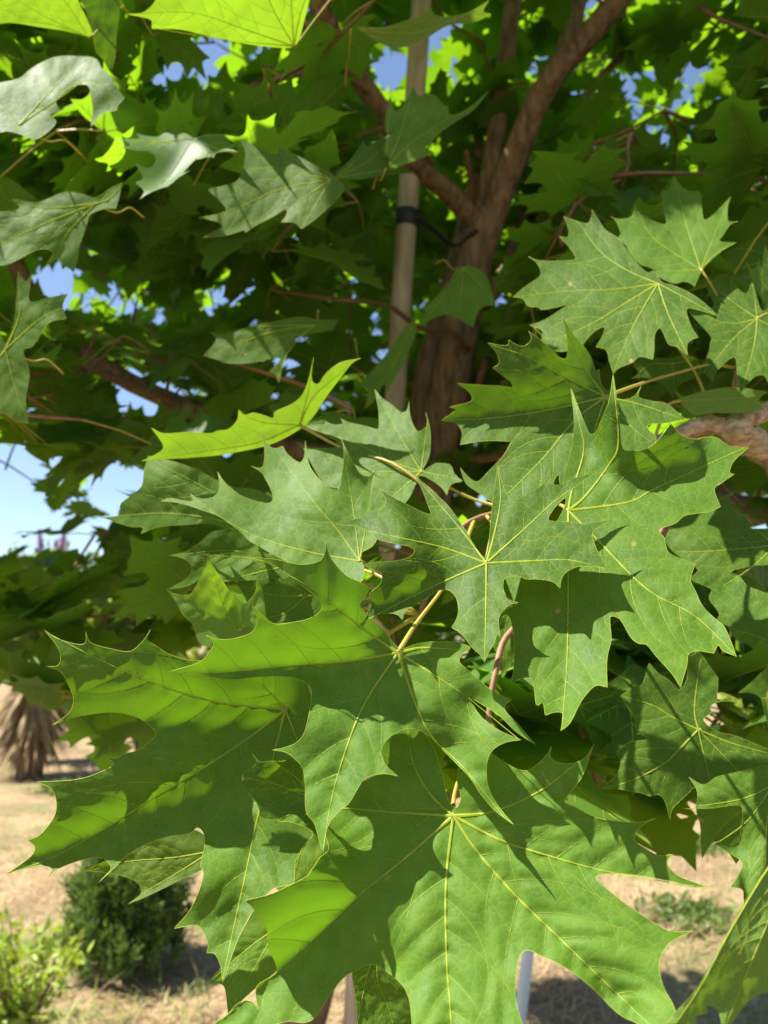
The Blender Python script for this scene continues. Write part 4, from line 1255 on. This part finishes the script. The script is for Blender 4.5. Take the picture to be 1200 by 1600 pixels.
def leafy_shrub(px, py, label, h, spread, n_stem, n_leaf, leafmat, cat='shrub', name='leafy_shrub', lsize=(0.03, 0.05), flowers=0):
    g = on_ground(px, py)
    t = empty(name, g)
    tag(t, label, cat)
    V, Fc = [], []
    LV, LF = [], []
    tips = []
    for k in range(n_stem):
        an = random.uniform(0, 2 * math.pi)
        r = spread * random.random() ** 0.5
        e = Vector((math.cos(an) * r, math.sin(an) * r, h * random.uniform(0.55, 1.0)))
        m = Vector((e.x * 0.35, e.y * 0.35, e.z * 0.55))
        pts = [Vector(p) for p in catmull([Vector((e.x * 0.08, e.y * 0.08, -0.02)), m, e], 5)]
        tube(V, Fc, pts, [0.012 * h * (1 - 0.8 * i / 10) + 0.001 for i in range(len(pts))], 5, False)
        tips.append((pts[-1], (pts[-1] - pts[-3]).normalized()))
        for q in range(n_leaf):
            f = random.uniform(0.25, 1.0)
            i = min(int(f * 10), 9)
            p = pts[i] + (pts[i + 1] - pts[i]) * (f * 10 - i)
            dd = (rand_unit() + Vector((0, 0, 0.35))).normalized()
            p = p + rand_unit() * spread * 0.16
            ss = dd.cross(rand_unit()).normalized()
            L = random.uniform(*lsize)
            blade(LV, LF, p, dd, ss, L * 0.5, L, random.uniform(-0.2, 0.2))
    tag(link('stems', mesh_from('stems', V, Fc), t, (0, 0, 0), [M['brown']]), kind='stuff')
    tag(link('leaf_mass', mesh_from('leaf_mass', LV, LF), t, (0, 0, 0), [M[leafmat]], False), kind='stuff')
    for k in range(min(flowers, len(tips))):
        p, dd = tips[k]
        FV, FF = [], []
        L = 0.30
        tube(FV, FF, [p - dd * 0.08, p + dd * 0.1, p + dd * 0.27], [0.03, 0.03, 0.012], 6, True)
        for q in range(130):
            f = random.random()
            c = p + dd * (L * f - 0.05)
            w = 0.055 * (1 - 0.75 * f)
            b_ = c + rand_unit() * w
            d2 = (b_ - c).normalized()
            blade(FV, FF, b_, d2, d2.cross(rand_unit()).normalized(), 0.02, 0.028)
        tag(link('flower_spike', mesh_from('flower_spike', FV, FF), t, (0, 0, 0), [M['purple']], False))
    return t


leafy_shrub(20, 1690, 'bright lime green small leaved shrub beside the dwarf conifer', 0.50, 0.24, 26, 44, 'lime')
leafy_shrub(62, 1188, 'purple flowering bush in front of the sky gap, behind the dead leaved yucca', 2.75, 0.8, 34, 150, 'bush', 'shrub', 'flowering_bush', (0.09, 0.17), 9)
leafy_shrub(225, 1192, 'purple flowering bush with yellowish leaves, right of the dead leaved yucca', 2.1, 0.8, 34, 150, 'lime', 'shrub', 'flowering_bush', (0.09, 0.16), 9)
leafy_shrub(1185, 1165, 'yellow green bush seen between the leaves below the gnarled limb', 1.0, 0.6, 26, 120, 'lime', 'shrub', 'leafy_shrub', (0.06, 0.10))
for i, (x, y, lab) in enumerate([(1085, 1330, 'low dark green clump standing in for a shadow patch on the straw, the farther of two'), (1075, 1440, 'low dark green clump standing in for a shadow patch on the straw, the nearer of two'), (95, 1240, 'small weed clump on the straw in front of the yucca')]):
    leafy_shrub(x, y, lab, 0.045, 0.34, 50, 14, 'bush', 'weed', 'weed_and_shade_clump', (0.03, 0.06))  # the pair on the right is added in place of ground shadow patches


def yucca(px, py):
    g = on_ground(px, py)
    t = empty('yucca_plant', g)
    tag(t, 'yucca with a shaggy skirt of dead straw coloured leaves and green top', 'yucca')
    d = (g - CAM).dot(CF)
    hz = at(px, 1062, d).z
    V, Fc = [], []
    tube(V, Fc, [Vector((0, 0, -0.03)), Vector((0.02, 0, hz * 0.5)), Vector((0, 0, hz * 1.02))], [0.15, 0.13, 0.10], 12, True, 0.06)
    link('trunk', mesh_from('trunk', V, Fc), t, (0, 0, 0), [M['brown']])
    V, Fc = [], []
    for k in range(520):
        an = random.uniform(0, 2 * math.pi)
        f = random.random()
        o_ = Vector((math.cos(an), math.sin(an), 0))
        p = o_ * 0.1 + Vector((0, 0, hz * (0.55 + 0.47 * f)))
        dn = random.uniform(0.6, 1.6) * (1.25 - 0.55 * f)
        dd = (o_ - Vector((0, 0, dn)) + rand_unit() * 0.15).normalized()
        ss = Vector((-o_.y, o_.x, 0))
        blade(V, Fc, p, dd, ss, random.uniform(0.03, 0.06), random.uniform(0.42, 0.72), random.uniform(-0.25, 0.05))
    tag(link('dead_leaf_skirt', mesh_from('dead_leaf_skirt', V, Fc), t, (0, 0, 0), [M['dead']], False), kind='stuff')
    for k in range(60):
        V, Fc = [], []
        an = random.uniform(0, 2 * math.pi)
        o_ = Vector((math.cos(an), math.sin(an), 0))
        dd = (o_ + Vector((0, 0, random.uniform(0.0, 1.3))) + rand_unit() * 0.1).normalized()
        blade(V, Fc, o_ * 0.05 + Vector((0, 0, hz * 1.0)), dd, Vector((-o_.y, o_.x, 0)), 0.05, random.uniform(0.45, 0.65), -0.12)
        link('sword_leaf', mesh_from('sword_leaf', V, Fc), t, (0, 0, 0), [M['sword']], False)


yucca(45, 1215)


def far_tree(x, y, h, r, label):
    t = empty('background_tree', (x, y, 0))
    tag(t, label, 'tree', 'trees along the far edge of the garden')
    V, Fc = [], []
    tube(V, Fc, [Vector((0, 0, -0.1)), Vector((0.05, 0, h * 0.35)), Vector((0, 0.05, h * 0.75))], [0.16, 0.12, 0.05], 8, True, 0.05)
    for k in range(6):
        an = k * 1.05
        tube(V, Fc, [Vector((0.03, 0, h * (0.3 + 0.05 * k))), Vector((math.cos(an) * r * 0.4, math.sin(an) * r * 0.4, h * (0.42 + 0.05 * k))), Vector((math.cos(an) * r * 0.8, math.sin(an) * r * 0.8, h * (0.5 + 0.06 * k)))], [0.06, 0.04, 0.015], 6, True)
    link('trunk', mesh_from('trunk', V, Fc), t, (0, 0, 0), [M['brown']])
    V, Fc = [], []
    cl = [(rand_unit() * random.random() ** 0.4) for _ in range(70)]
    for u in cl:
        c = Vector((u.x * r, u.y * r, h * 0.62 + u.z * h * 0.38))
        for q in range(70):
            p = c + rand_unit() * r * 0.24 * random.random() ** 0.5
            dd = rand_unit(); ss = dd.cross(rand_unit()).normalized()
            L = random.uniform(0.12, 0.24)
            blade(V, Fc, p, dd, ss, L * 0.6, L, random.uniform(-0.2, 0.2))
    tag(link('crown', mesh_from('crown', V, Fc), t, (0, 0, 0), [M['tree_leaf']], False), kind='stuff')


for (x, y, h, r) in [(-15.5, 30, 4.2, 2.6), (-10.5, 31, 3.9, 2.4), (-6, 33, 5.0, 2.6), (-1.5, 32, 4.4, 2.4), (3, 34, 5.2, 2.8), (8, 31, 4.6, 2.6), (13, 33, 5.4, 2.8), (18, 31, 4.8, 2.6)]:
    far_tree(x, y, h, r, 'rounded green tree in the far row behind the maple')
